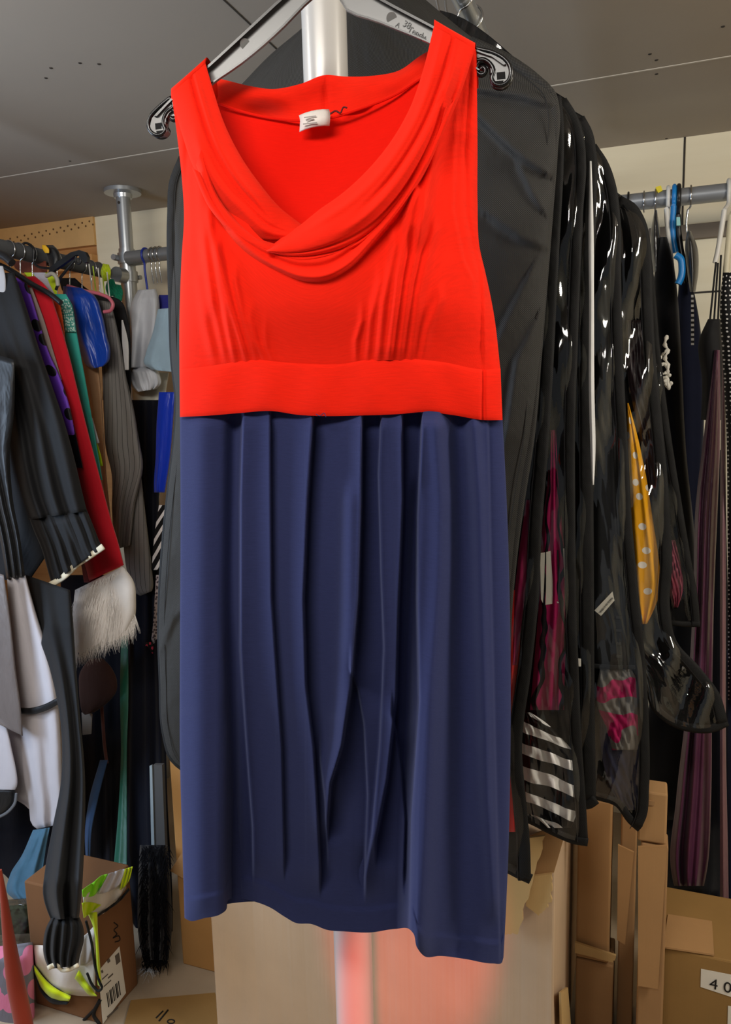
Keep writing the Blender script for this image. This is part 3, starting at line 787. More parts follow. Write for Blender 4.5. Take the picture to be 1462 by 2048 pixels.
for nm, tx, x, y, sz in (('moulded_letter', 'A', 790, 52, .0065), ('moulded_number', '38', 804, 51, .0085), ('moulded_script', 'Tendy', 814, 62, .008), ('moulded_text', 'HARMBE', 828, 70, .0034), ('moulded_text', 'MAT', 838, 76, .0034)):
    text(nm, tx, DP.at(x, y, hw*.15+.0006), dxy, dyy, sz, M_let, wr_)
mk('moulded_boss', *tubemesh([DP.at(783, 36, hw*.15), DP.at(783, 36, hw*.15+.0008)], .0052, 20), plain('boss_grey', (120, 120, 118), .4), wr_, False)
mk('moulded_boss', *tubemesh([DP.at(490, 88, hw*.15), DP.at(490, 88, hw*.15+.0008)], .0052, 20), plain('boss_grey', (120, 120, 118), .4), wl, False)
hk = DP.at(650, -60); rc = Vector((DRX, hk.y, DRZ))
ax = Vector((1, 0, 0))
hp = [hk, hk+EZ*.03]+[Vector((rc.x, hk.y, rc.z))+Vector((.0215*math.cos(a), 0, .0215*math.sin(a))) for a in [(-.5+i*.25)*math.pi*.5*1.0+ -0.2 for i in range(12)]]
tube('hook', hp, .0022, M_wire, hang, 8, False, 50)
# ================================================================ GARMENT BAGS BEHIND THE DRESS
NW = nonwoven('black_nonwoven', (30, 29, 28), (74, 72, 68))
NWD = nonwoven('black_nonwoven_trim', (12, 12, 12), (40, 39, 38))
BLK = cloth('matt_black_cloth', (12, 12, 14), .9, .1, .2, .2)
bg = 'black garment bags hanging behind the dress'
def hook_hanger(name_, label, Y, X, z0, group):
    """wire hook over the centre rail with a short neck"""
    c = Vector((X, Y, DRZ))
    pts = [Vector((X, Y, z0))]+[c+Vector((math.cos(a)*.0205, 0, math.sin(a)*.0205)) for a in [-1.45+i*.38 for i in range(12)]]
    return tube(name_, pts, .0022, M_wire, None, 8, False, 50)
# ---- bag 1, all nonwoven
P1 = PY(1.15)
b1 = thing('garment_bag', 'matt black woven-textured garment bag directly behind the dress, nearest of the bags', 'garment bag', P1.at(720, 1000), bg)
L1 = [(600, 60), (540, 110), (480, 172), (410, 245), (358, 315), (340, 360), (335, 430), (337, 600), (341, 720), (350, 806), (347, 870), (334, 980), (322, 1100), (315, 1240), (318, 1360), (325, 1470), (338, 1515), (372, 1545), (440, 1570)]
R1 = [(840, -10), (900, 40), (952, 80), (1030, 118), (1085, 158), (1112, 186), (1119, 215), (1116, 300), (1107, 420), (1096, 560), (1083, 720), (1070, 870), (1050, 1000), (1034, 1120), (1024, 1230), (1020, 1330), (1010, 1420), (985, 1520), (900, 1590)]
T1 = [(600, 60), (660, 5), (720, -18), (790, -22), (840, -10)]
Bo = [(440, 1570), (700, 1600), (900, 1590)]
cre = [fold('R', [(1040, 196), (1041, 200)], 0, 10)]
def seg(x, y, pts, A, w):
    best = 1e9
    for (xa, ya), (xb, yb) in zip(pts, pts[1:]):
        dx, dy = xb-xa, yb-ya; t = max(0, min(1, ((x-xa)*dx+(y-ya)*dy)/(dx*dx+dy*dy)))
        d = math.hypot(x-xa-t*dx, y-ya-t*dy); sd = (x-xa)*dy-(y-ya)*dx
        if d < abs(best): best = d if sd > 0 else -d
    return A*math.exp(-abs(best)/w)*(.35+.65*math.tanh(best/5))
def h1(x, y):
    h = .006*math.sin(x*.011+y*.004)+.004*math.sin(y*.009+x*.003)
    h += seg(x, y, [(950, 182), (1040, 196), (1080, 208), (1105, 212)], .008, 26)
    h += seg(x, y, [(950, 232), (1010, 292), (1060, 330), (1084, 345)], .010, 40)
    h += seg(x, y, [(1035, 330), (1062, 390), (1080, 416)], .007, 24)
    h += seg(x, y, [(985, 440), (1040, 480), (1090, 498)], .006, 40)
    h += seg(x, y, [(1050, 560), (1010, 640), (985, 700)], .005, 40)
    h += seg(x, y, [(1070, 640), (1030, 720), (1010, 860)], .006, 50)
    h += seg(x, y, [(345, 440), (352, 470), (356, 520)], .004, 20)
    h += seg(x, y, [(325, 1300), (350, 1240), (372, 1220)], .005, 26)
    return h
G = coons(T1, Bo, L1, R1, 250, 240)
gridmesh('front_panel', [[P1.at(x, y, .028*ell(2*i/249-1, 3)+1.7*h1(x, y)*ell(2*i/249-1, 8)) for i, (x, y) in enumerate(row)] for row in G], NW, b1)
G2 = coons(T1, Bo, L1, R1, 40, 60)
gridmesh('back_panel', [[P1.at(x, y, -.02*ell(2*i/39-1, 3)) for i, (x, y) in enumerate(row)] for row in G2], NWD, b1)
ribbon('piping', P1, [(x+7, y, 14) for x, y in L1[4:-1]], NWD, b1, .004, .002, 90)
ribbon('piping', P1, [(x-11, y+3, 20) for x, y in R1[2:-1]], NW, b1, .006, .003, 90)
tube('stitching', [P1.at(x+14, y, .014) for x, y in crom(L1[4:-1], 120)], .0007, NWD, b1, 5)
tube('stitching', [P1.at(x-23, y+6, .016) for x, y in crom(R1[2:-1], 120)], .0007, NWD, b1, 5)
setp(hook_hanger('hanger_hook', '', 1.15, DRX, P1.at(740, -15).z-.07, None), 'steel hook holding up the nearest black garment bag', 'hook')
# ---- the bags behind it with clear windows
def bag(label, hlab, Y, R, bottom, bw, seed, gloss=.2, xl_world=-.66, back=True, rough=.06, crinkle=.006, deep=.02):
    """R: right edge [(px,py)...] top to bottom; bottom: [(px,py)...] from the right corner leftwards"""
    pl = PY(Y); top = R[0]
    lx = lambda y: proj((xl_world, Y, pl.at(top[0], y).z))[0]
    t = thing('garment_bag', label, 'garment bag', pl.at(R[len(R)//2][0]-60, R[len(R)//2][1]), bg)
    y0, yb = top[1], bottom[-1][1]
    Lp = [(lx(y0)+50, y0+10), (lx(y0), y0+60), (lx(yb), yb)]
    Bt = list(reversed(bottom)); Bt[0] = (lx(yb), yb)
    T = [Lp[0], (proj((DRX, Y, 2.02))[0], min(y0-60, proj((DRX, Y, 2.10))[1])), R[0]]
    rd = random.Random(seed); ws = [(rd.uniform(.02, .09), rd.uniform(.008, .03), rd.random()*6, rd.uniform(.4, 1)) for _ in range(7)]
    def hh(x, y): return sum(a*math.sin(p*x+q*y+c) for p, q, c, a in ws)/2.2*crinkle
    G = coons(T, Bt, Lp, R, 90, 150)
    gridmesh('clear_window', [[pl.at(x-bw*.25*(i/89), y, deep*ell(2*i/89-1, 6)+hh(x, y)) for i, (x, y) in enumerate(row)] for row in G], pvc('clear_pvc_%d' % seed, gloss, rough, seed*1.7), t)
    if back:
        G2 = coons(T, Bt, Lp, R, 24, 60)
        gridmesh('back_panel', [[pl.at(x-2, y, -deep*.6*ell(2*i/23-1, 4)) for i, (x, y) in enumerate(row)] for row in G2], BLK, t)
    ribbon('border', pl, [(x, y, bw) for x, y in R], NWD, t, deep*.35, .003, 110, .0015, 'l', seed)
    ribbon('border', pl, [(x, y, bw*.75) for x, y in bottom], NWD, t, deep*.35, .003, 40, .001, 'c', seed)
    tube('zip_stitching', [pl.at(x-bw-1, y, deep*.35+.0035) for x, y in crom(R[1:], 120)], .0009, M_blackpl, t, 5)
    hk_ = hook_hanger('hanger_hook', '', Y, DRX, pl.at(*T[1]).z-.01, None)
    setp(hk_, 'steel hook on the rail at top edge holding the '+hlab, 'hook')
    return t
bag('black and clear garment bag with a red skirt low inside, second behind the dress', 'second bag behind the dress', 1.235,
    [(1122, 192), (1127, 240), (1127, 330), (1121, 450), (1113, 600), (1105, 760), (1096, 900), (1084, 1050), (1076, 1210), (1063, 1335), (1044, 1495), (1052, 1600), (1060, 1690), (1062, 1760)],
    [(1062, 1758), (1040, 1748), (1015, 1735), (900, 1700)], 25, 2, .12, deep=.012)
bag('clear-fronted black garment bag with striped fabric crumpled at its bottom, third behind the dress', 'third bag behind the dress', 1.31,
    [(1132, 196), (1152, 228), (1166, 268), (1172, 330), (1166, 420), (1160, 560), (1155, 700), (1150, 850), (1150, 1000), (1151, 1120), (1153, 1240), (1157, 1335), (1163, 1480), (1170, 1580), (1176, 1684)],
    [(1176, 1684), (1150, 1680), (1110, 1664), (1062, 1640), (950, 1600)], 20, 3, .2, deep=.018)
b4_ = bag('dark narrow garment bag with a white strip of lining along its edge', 'dark narrow bag', 1.39,
    [(1168, 232), (1184, 262), (1193, 310), (1192, 420), (1187, 600), (1185, 760), (1186, 900), (1187, 1050), (1188, 1240), (1189, 1400), (1192, 1600)],
    [(1192, 1598), (1176, 1608), (1158, 1604), (1000, 1560)], 26, 4, .14, deep=.012)
bag('clear garment bag with a black denim jacket and a small white tag inside', 'bag with the denim jacket', 1.47,
    [(1192, 288), (1216, 325), (1232, 372), (1240, 430), (1242, 560), (1248, 760), (1256, 900), (1262, 1020), (1276, 1180), (1290, 1320), (1298, 1460), (1298, 1570), (1290, 1640), (1281, 1657)],
    [(1281, 1657), (1262, 1640), (1236, 1606), (1190, 1590), (1130, 1560), (1000, 1490)], 20, 5, .24, deep=.02)
bag('large clear garment bag with a yellow polka dot dress inside and a flared glossy bottom', 'bag with the yellow dress', 1.63,
    [(1242, 392), (1270, 408), (1290, 440), (1301, 490), (1304, 560), (1310, 700), (1326, 860), (1338, 1000), (1344, 1120), (1340, 1220), (1352, 1280), (1400, 1335), (1440, 1390), (1455, 1442)],
    [(1455, 1443), (1425, 1456), (1385, 1456), (1340, 1440), (1312, 1415), (1292, 1350), (1200, 1330)], 22, 6, .3, deep=.03, crinkle=.016)
bag('narrow dark garment bag with a little pink cloth low inside, farthest of the bags', 'farthest bag', 1.80,
    [(1296, 470), (1306, 540), (1320, 700), (1340, 860), (1362, 1000), (1382, 1120), (1396, 1200), (1400, 1250)],
    [(1400, 1248), (1370, 1248), (1335, 1244), (1240, 1240)], 14, 8, .16, deep=.012)
# ---- garments inside the bags
PINK, MAG = satin('pink_satin', (190, 40, 96), .4), satin('magenta_satin', (160, 24, 84), .45)
garment('red_skirt', 'bright red skirt showing at the bottom of the second bag, beside the navy hem', 'skirt', PY(1.237),
        [(1180, 985, 1042), (1300, 985, 1040), (1450, 985, 1036), (1560, 985, 1040), (1664, 985, 1046)], cloth('bright_red_chiffon', (222, 36, 36), .6, .2, .3), th=.004, nf=6, amp=.0015)
garment('pink_slip', 'pink satin slip inside the second bag beside the dress hem', 'slip', PY(1.236), [(1000, 1052, 1078), (1120, 1036, 1060), (1250, 1024, 1043), (1330, 1024, 1034)], MAG, th=.003, nf=3, amp=.001)
ST = striped('black_white_stripe', (12, 12, 14), (250, 247, 245), .044, .52, 'v', .5, .7, .35)
garment('striped_scarf', 'crumpled fabric with wide black and white stripes at the bottom of the third bag', 'fabric', PY(1.312),
        [(1425, 1050, 1062), (1448, 1044, 1095), (1475, 1042, 1122), (1510, 1041, 1150), (1560, 1042, 1157), (1600, 1050, 1156), (1630, 1062, 1152), (1656, 1090, 1142)], ST, th=.011, nf=5, amp=.005, crumple=.008)
wb = thing('paper_box', 'white and black folded paper sleeve behind the clear window of the third bag', 'paper sleeve', PY(1.318).at(1105, 1200))
pw = PY(1.318)
prism('white_side', pw, [(1080, 1107), (1101, 1102), (1108, 1195), (1082, 1199)], .012, .004, M_paper, wb)
prism('black_side', pw, [(1101, 1102), (1130, 1098), (1132, 1204), (1109, 1197)], .010, .004, plain('dark_card', (34, 38, 40), .7), wb)
prism('bottom_edge', pw, [(1082, 1199), (1108, 1195), (1117, 1206), (1088, 1210)], .012, .004, M_paper, wb)
prism('white_edge', pw, [(1126, 1097), (1131, 1097), (1134, 1160), (1131, 1176), (1129, 1150)], .012, .001, M_paper, wb)
garment('magenta_dress', 'magenta satin folds behind the clear window of the third bag', 'dress', PY(1.312), [(860, 1100, 1112), (950, 1096, 1116), (1060, 1084, 1125), (1200, 1078, 1135), (1330, 1068, 1130), (1420, 1060, 1128)],
        striped('magenta_black_folds', (150, 22, 78), (16, 12, 18), .03, .78, 'u', 1.2, .4), th=.006, nf=5, amp=.003)
loft('white_lining', PY(1.352), [(322, 1179, 1183), (450, 1177, 1187), (600, 1178, 1188), (800, 1178, 1189), (900, 1181, 1191), (970, 1184, 1188)], cloth('white_cotton', (214, 214, 212), .9, .1, .1), b4_, th=.003, nf=2, amp=.001)
prism('size_card', PY(1.366), [(1155, 1317), (1162, 1318), (1162, 1333), (1154, 1333)], .02, .001, M_paper, b4_)
DEN = cloth('black_denim', (26, 27, 30), .85, .1, .3, .25)
jk = thing('denim_jacket', 'black denim jacket seen through the clear window of a garment bag', 'jacket', PY(1.472).at(1225, 1330))
loft('jacket_body', PY(1.472), [(560, 1196, 1232), (800, 1192, 1240), (1000, 1186, 1246), (1180, 1184, 1262), (1332, 1182, 1270)], DEN, jk, .008, 4, .002)
ribbon('hem_band', PY(1.472), [(1182, 1331, 8), (1225, 1334, 9), (1270, 1334, 8)], DEN, jk, .012, .002)
for i in range(4): prism('button_tab', PY(1.472), [(1232, 1232+i*26), (1243, 1233+i*26), (1243, 1238+i*26), (1232, 1237+i*26)], .0105, .001, plain('dark_tab', (46, 46, 48), .4), jk)
tg = setp(prism('care_tag', PY(1.472), [(1189, 1221), (1225, 1183), (1229, 1201), (1202, 1232)], .0155, .0006, M_paper), 'small white care tag lying askew on the black denim jacket', 'tag')
pq = PY(1.472)
text('printed_text', 'MADE IN CHINA', pq.at(1224, 1194, .0165), (pq.at(1197, 1224, 0)-pq.at(1224, 1192, 0)), (pq.at(1226, 1204, 0)-pq.at(1217, 1196, 0)), .0051, plain('tag_ink', (70, 66, 60), .8), tg)
garment('magenta_blouse', 'crumpled magenta and grey satin blouse in the bag below the denim jacket', 'blouse', PY(1.473), [(1338, 1200, 1262), (1370, 1194, 1280), (1410, 1194, 1282), (1450, 1210, 1282), (1500, 1225, 1275)],
        striped('magenta_grey', (176, 30, 92), (120, 116, 112), .075, .62, 'v', 1.6, .4), th=.009, nf=4, amp=.003, crumple=.008)
garment('navy_dress', 'navy satin dress at the bottom of the bag with the denim jacket', 'dress', PY(1.478), [(1400, 1200, 1284), (1480, 1200, 1288), (1560, 1215, 1286), (1620, 1245, 1284)], satin('navy_satin', (30, 32, 60), .4), th=.005, nf=5, amp=.002, crumple=.006)
YD = dotted('yellow_dots', (236, 166, 16), (236, 228, 220), .045, .16, .75, .6)
garment('polka_dot_dress', 'yellow dress with white polka dots inside a clear garment bag', 'dress', PY(1.635),
        [(806, 1254, 1257), (860, 1254, 1272), (940, 1256, 1290), (1040, 1260, 1306), (1120, 1264, 1318), (1180, 1268, 1321), (1215, 1274, 1310), (1248, 1284, 1294)], YD, th=.012, nf=4, amp=.004)
garment('maroon_blouse', 'dark plum blouse crumpled above the yellow polka dot dress in the same bag', 'blouse', PY(1.64), [(640, 1254, 1300), (740, 1254, 1304), (860, 1276, 1318), (1000, 1302, 1330)], satin('plum_dark', (44, 26, 34), .4), th=.006, nf=5, amp=.003, crumple=.005)
garment('pink_camisole', 'small pink satin cloth inside the farthest garment bag', 'blouse', PY(1.805), [(1080, 1338, 1350), (1130, 1336, 1362), (1180, 1338, 1366), (1215, 1346, 1356)], satin('dusty_pink_satin', (126, 44, 64), .4), th=.005, nf=3, amp=.003, crumple=.005)
# ================================================================ LEFT RACK
def rail_hook(label, Y, name='hanger_hook', mat=M_wire, drop=.075, r=.0265, rad=.0019):
    c = Vector((RX, Y, RZ))
    pts = [c+Vector((0, 0, -drop)), c+Vector((.003, 0, -.045))]+[c+Vector((math.cos(a)*r, 0, math.sin(a)*r)) for a in [-1.3+i*.36 for i in range(13)]]
    return setp(tube(name, pts, rad, mat, None, 8, False, 40), label, 'hook', 'hanger hooks on the left foam-wrapped rail')
for i, Y in enumerate((1.90, 1.94, 1.99, 2.05, 2.10, 2.16, 2.22, 2.27, 2.31)):
    rail_hook('thin chrome hanger hook over the grey foam-wrapped rail at left', Y)
lg = 'clothes hanging on the left rail'
SAT = satin('black_satin', (20, 20, 22), .42, .35)
BLKC = cloth('black_crepe', (22, 22, 24), .75, .05, .3, .15)
DKN = cloth('near_black_navy', (10, 11, 20), .9, .1, .15, .2)
WHT = cloth('white_cotton_voile', (204, 198, 202), .9, .1, .1, .04)
GREYS = satin('taupe_satin', (112, 102, 98), .45, .4)
# -- black blouse with frilled sleeve
y1 = PY(1.78)
bb = thing('ruffled_blouse', 'black blouse at the far left with long gathered sleeve and cream-edged frill', 'blouse', y1.at(60, 900), lg)
loft('body', PY(1.80), [(560, -160, 22), (620, -160, 38), (760, -160, 80), (900, -160, 120), (1080, -150, 110), (1160, -150, 60)], BLKC, bb, .02, 5, .008, 3)
loft('sleeve', y1, [(-70, 548, 28, 545), (-60, 610, 50, 606), (-30, 690, 76, 690), (0, 780, 103, 768), (14, 860, 130, 848), (25, 940, 152, 930), (40, 1000, 166, 990), (56, 1040, 174, 1022)], BLKC, bb, .035, 5, .014, 11, 36, 60, .0, .9)
loft('gathered_cuff', y1, [(58, 1036, 173, 1018), (68, 1062, 182, 1040), (82, 1095, 190, 1060), (98, 1150, 202, 1088), (103, 1168, 207, 1094)], BLKC, bb, .04, 15, .009, 4, 44, 20, .0, .5)
ribbon('cream_trim', y1, [(100, 1170, 11), (122, 1158, 11), (140, 1142, 12), (152, 1130, 11), (168, 1120, 11), (186, 1108, 11), (207, 1093, 12)], cloth('cream_tape', (226, 214, 186), .8, .1, .1), bb, .03, .004, 50, .004)
loft('collar', PY(1.76), [(-40, 528, 6, 532), (-30, 560, 11, 552), (-20, 600, 11, 590), (-2, 618, 7, 612)], cloth('grey_collar', (170, 168, 170), .8, .1, .2), bb, .008, 2, .002)
# -- black and white long costume
cs = thing('long_dress', 'black satin dress with a long white skirt crossed by one narrow black band', 'dress', PY(1.72).at(60, 1400), lg)
loft('satin_sleeve', PY(1.69), [(-70, 690, 30, 720), (-60, 800, 28, 830), (-50, 900, 20, 900), (-20, 1000, 26, 1000), (0, 1080, 40, 1075), (13, 1158, 50, 1152)], SAT, cs, .02, 4, .008, 5)
loft('white_skirt', PY(1.69), [(14, 1157, 51, 1151), (18, 1240, 72, 1225), (24, 1330, 98, 1310), (38, 1416, 115, 1400), (43, 1500, 122, 1482), (50, 1570, 125, 1560), (58, 1610, 127, 1600), (63, 1648, 122, 1632), (74, 1658, 112, 1650)], WHT, cs, .018, 3, .009, 8)
loft('white_underskirt', PY(1.722), [(-80, 1400, 45, 1400), (-60, 1480, 52, 1480), (-40, 1570, 60, 1590), (38, 1600, 62, 1622)], WHT, cs, .012, 3, .005, 9)
ribbon('black_band', PY(1.69), [(38, 1421, 12), (62, 1422, 13), (90, 1415, 13), (116, 1402, 12)], SAT, cs, .032, .003)
garment('grey_tabard', 'taupe grey satin panel hanging at the left edge in front of the white skirt', 'garment', PY(1.63), [(-90, 1120, 8, 1150), (-80, 1250, 22, 1250), (-80, 1340, 32, 1345), (-60, 1420, 42, 1420), (-10, 1445, 46, 1472)], GREYS, lg, th=.008, nf=3, amp=.004)
garment('white_blouse', 'white cotton hem with black edge at the left border, low beneath the grey panel', 'blouse', PY(1.65), [(-90, 1430, 10, 1440), (-90, 1500, 22, 1490), (-90, 1560, 34, 1572), (-90, 1580, 30, 1580)], WHT, lg, th=.01, nf=3, amp=.004)
hat = thing('black_hat', 'black rounded hat brim with grey edge at the left border', 'hat', PY(1.66).at(0, 1600))
loft('brim', PY(1.66), [(-80, 1572, 30, 1578), (-80, 1596, 31, 1592), (-80, 1618, 22, 1612), (-80, 1630, 4, 1628)], SAT, hat, .03, 2, .002)
ribbon('grey_edge', PY(1.66), [(33, 1586, 4), (30, 1606, 5), (18, 1622, 5), (-10, 1638, 5)], plain('grey_binding', (110, 112, 116), .6), hat, .02, .003)
# -- purple dotted
garment('purple_costume', 'violet garment with large black dots between the black blouse and red coat', 'costume', PY(1.86),
        [(556, 10, 50), (600, 20, 65), (650, 30, 80), (700, 45, 96), (760, 70, 122), (820, 90, 141), (870, 110, 150)], dotted('purple_dots', (126, 72, 212), (34, 32, 36), .075, .26, .6, .5), lg, th=.012, nf=3, amp=.004)
garment('black_waistcoat', 'small black cloth corner showing below the violet dotted garment', 'waistcoat', PY(1.87), [(850, 110, 148), (890, 120, 156), (936, 130, 166)], DKN, lg, th=.01, nf=2, amp=.002)
garment('beige_cardigan', 'thin beige edge of knitwear beside the violet dotted garment', 'cardigan', PY(1.88), [(575, 30, 64), (640, 50, 88), (700, 66, 106), (760, 80, 124)], cloth('beige_knit', (158, 140, 132), .9), lg, th=.008, nf=2, amp=.002)
# -- red coat with fur cuff
rc_ = thing('red_coat', 'long crimson coat sleeve ending in a shaggy white fur cuff', 'coat', PY(1.92).at(180, 900), lg)
REDC = cloth('crimson_felt', (196, 22, 38), .85, .3, .15, .1)
loft('sleeve', PY(1.92), [(20, 556, 70, 552), (40, 590, 94, 574), (62, 640, 112, 620), (84, 720, 136, 700), (104, 800, 158, 790), (120, 880, 178, 870), (134, 960, 199, 950), (146, 1040, 220, 1030), (160, 1110, 238, 1090), (172, 1165, 248, 1130)], REDC, rc_, .03, 3, .012, 21, 36, 60)
loft('dark_fold_strip', PY(1.925), [(880, 134, 168), (1000, 146, 170), (1100, 158, 190), (1165, 168, 210)], cloth('dark_crimson', (112, 10, 26), .9), rc_, .024, 3, .004)  # darker crimson strip along the deep fold on the left
FUR = cloth('white_fur', (248, 242, 236), .9, .4, .1, .06)
loft('fur_cuff', PY(1.92), [(150, 1180, 246, 1132), (148, 1200, 266, 1160), (146, 1240, 272, 1200), (148, 1275, 268, 1240), (152, 1296, 250, 1270), (160, 1300, 225, 1282)], FUR, rc_, .045, 4, .008, 3)
def strands(name, base_fn, n, mat, parent, ln, wid, seed=1, droop=.5, steps=5):
    rd = random.Random(seed); V, Fc = [], []
    for _ in range(n):
        p, d = base_fn(rd); L = ln*rd.uniform(.6, 1.25); w = wid*rd.uniform(.6, 1.2)
        sx = (r0*rd.uniform(-1, 1)+f0*rd.uniform(-.3, .3)).normalized(); o = len(V); q = Vector(p); dd = Vector(d).normalized()
        for k in range(steps):
            t = k/(steps-1); ww = w*(1-t*.9)
            V.append(q-r0*ww); V.append(q+r0*ww)
            dd = (dd+Vector((0, 0, -droop*.4))+sx*.10).normalized(); q = q+dd*(L/(steps-1))
        for k in range(steps-1): Fc.append((o+2*k, o+2*k+1, o+2*k+3, o+2*k+2))
    o = mk(name, V, Fc, mat, parent, True); o['kind'] = 'stuff'; return o
pf = PY(1.92)
def fb(rd):
    t = rd.random(); v = rd.random()**.8
    xl, xr = 148, 250+22*v; x = xl+(xr-xl)*t; ytop = 1182-t*48; yb = 1298-t*62
    return pf.at(x, ytop+(yb-ytop)*v, .03*math.sin(math.pi*t)+.012), (r0*rd.uniform(-.4, .5)+Vector((0, -.35, -1)))
strands('fur_strands', fb, 3000, FUR, rc_, .068, .0010, 4, .7)
# purple feather tuft
garment('orange_top', 'orange blouse edge between the crimson coat and the turquoise sleeve', 'blouse', PY(1.96), [(598, 96, 118), (640, 104, 126), (690, 114, 132), (760, 128, 144)], cloth('orange_cloth', (226, 84, 34), .8), lg, th=.01, nf=2, amp=.002).name = 'orange_blouse'
garment('turquoise_costume', 'turquoise sleeve with pale sequinned shoulder beside the royal blue shirt', 'costume', PY(2.0), [(588, 50, 132), (602, 70, 140), (616, 116, 146), (660, 122, 153), (700, 128, 160), (760, 146, 171), (830, 162, 183), (960, 190, 205)], cloth('turquoise_cloth', (58, 178, 164), .7), lg, th=.014, nf=2, amp=.003)
garment('sequin_shoulder', 'pale glittering sequin shoulder piece on the turquoise costume', 'shoulder piece', PY(1.983), [(598, 116, 135), (616, 120, 144), (640, 124, 149), (664, 128, 152)], dotted('sequin_teal', (70, 150, 138), (190, 220, 208), .008, .34, .8, .4), lg, th=.006, nf=2, amp=.001)
hv_ = thing('safety_vest', 'hi-vis yellow vest edge with silver strip hanging behind the crimson coat', 'vest', PY(2.03).at(190, 880), lg)
HY = cloth('hi_vis_yellow', (206, 226, 20), .7, .2, .2, .06)
REFL = plain('reflective_silver', (206, 202, 206), .45, .1, .5, .04)
loft('yellow_panel', PY(2.03), [(780, 150, 170), (850, 164, 183), (920, 182, 204), (932, 190, 206)], HY, hv_, .006, 2, .002)
ribbon('reflective_strip', PY(2.03), [(176, 838, 18), (190, 888, 18)], REFL, hv_, .008, .002, 10)
garment('tan_dress', 'plain tan dress hanging below the royal blue sleeve', 'dress', PY(2.135), [(600, 60, 150), (700, 150, 192), (760, 168, 200), (860, 184, 207), (960, 198, 214), (1040, 205, 222)], cloth('tan_crepe', (206, 160, 122), .85), lg, th=.012, nf=3, amp=.004)
garment('blue_satin_shirt', 'royal blue satin shirt with wide short sleeve on a pink hanger', 'shirt', PY(2.10), [(126, 572, 165, 576), (126, 596, 188, 590), (130, 640, 205, 630), (146, 680, 214, 672), (164, 715, 221, 706), (172, 730, 218, 722), (184, 738, 208, 732)], satin('royal_blue_satin', (10, 62, 168), .36), lg, th=.04, nf=3, amp=.012)
PIN = striped('charcoal_pinstripe', (46, 45, 44), (116, 112, 108), .021, .09, 'u', 0, .8, .12)
pj = thing('pinstripe_jacket', 'charcoal pinstriped jacket with long sleeve beside the tan dress', 'jacket', PY(2.17).at(255, 950), lg)
loft('sleeve', PY(2.16), [(196, 600, 222, 604), (200, 680, 240, 680), (205, 760, 252, 750), (208, 840, 268, 820), (212, 900, 280, 890), (222, 940, 286, 926), (224, 1020, 270, 1010), (228, 1100, 262, 1090)], PIN, pj, .03, 2, .008, 5)
loft('lower_sleeve', PY(2.19), [(236, 900, 276, 900), (240, 980, 285, 975), (246, 1080, 296, 1070), (256, 1150, 304, 1140), (270, 1186, 306, 1176), (280, 1192, 304, 1182)], PIN, pj, .03, 2, .006, 6)
garment('black_shirt', 'black shirt with a pale lapel hanging behind the pink hanger', 'shirt', PY(2.23), [(556, 118, 150), (580, 124, 178), (600, 150, 240), (640, 186, 256), (720, 205, 262), (800, 205, 262)], BLKC, lg, th=.012, nf=3, amp=.004)
garment('silver_lapel', 'narrow pale silver lapel hanging beside the white puffed blouse', 'lapel', PY(2.12), [(640, 243, 246), (680, 244, 256), (740, 250, 258)], cloth('silver_cloth', (186, 184, 180), .6), lg, th=.004, nf=1, amp=.001).name = 'silver_scarf'
# -- dark dresses and bits low on the left rack
garment('black_long_dress', 'near-black long dress behind the fur cuff, reaching almost to the floor', 'dress', Bent([(2.3, 1150), (2.25, 1450), (1.64, 1800), (1.64, 1940)]), [(1150, 120, 248), (1300, 130, 248), (1500, 140, 246), (1700, 150, 246), (1800, 160, 246), (1840, 175, 246)], DKN, lg, th=.02, nf=6, amp=.01)
garment('navy_long_dress', 'near-black navy dress hanging right of the green strip', 'dress', Bent([(2.28, 800), (2.25, 1200), (1.75, 1700), (1.64, 1900)]), [(800, 262, 318), (1000, 262, 318), (1200, 256, 322), (1400, 252, 330), (1600, 250, 335), (1800, 254, 345), (1900, 262, 345)], cloth('ink_navy', (8, 10, 22), .9, .1, .15, .2), lg, th=.02, nf=5, amp=.01)
garment('green_ribbon', 'long bottle green satin ribbon hanging among the black dresses', 'ribbon', Bent([(2.14, 1270), (1.66, 1740)]), [(1270, 242, 256), (1400, 240, 257), (1500, 242, 254), (1600, 238, 254), (1735, 227, 254)], satin('bottle_green', (0, 84, 62), .5), lg, th=.004, nf=2, amp=.002)
sb = thing('shoulder_bag', 'dark brown suede shoulder bag hanging below the white fur cuff', 'bag', PY(2.05).at(200, 1420), None)
loft('bag_body', PY(2.0), [(178, 1318, 205, 1316), (160, 1345, 222, 1334), (158, 1380, 234, 1362), (160, 1405, 232, 1385), (164, 1424, 212, 1408), (170, 1430, 190, 1424)], cloth('brown_suede', (62, 36, 28), .9), sb, .02, 2, .004)
ribbon('strap', PY(2.05), [(203, 1405, 6), (206, 1450, 6), (209, 1490, 6), (214, 1527, 6)], cloth('tan_strap', (110, 66, 58), .8), sb, .01, .002)
setp(prism('swing_tag', PY(2.03), [(163, 1425), (184, 1428), (182, 1468), (165, 1470)], 0, .002, plain('pale_tag', (186, 178, 168), .6)), 'pale swing tag hanging below the dark brown shoulder bag', 'tag')
garment('denim_jeans', 'blue denim leg hanging behind the black gathered trouser leg', 'jeans', Bent([(2.05, 1400), (1.6, 1740)]), [(1520, 200, 216), (1600, 178, 196), (1660, 170, 184), (1730, 172, 180)], cloth('denim_blue', (44, 66, 98), .9, .1, .2, .25), lg, th=.008, nf=2, amp=.003)
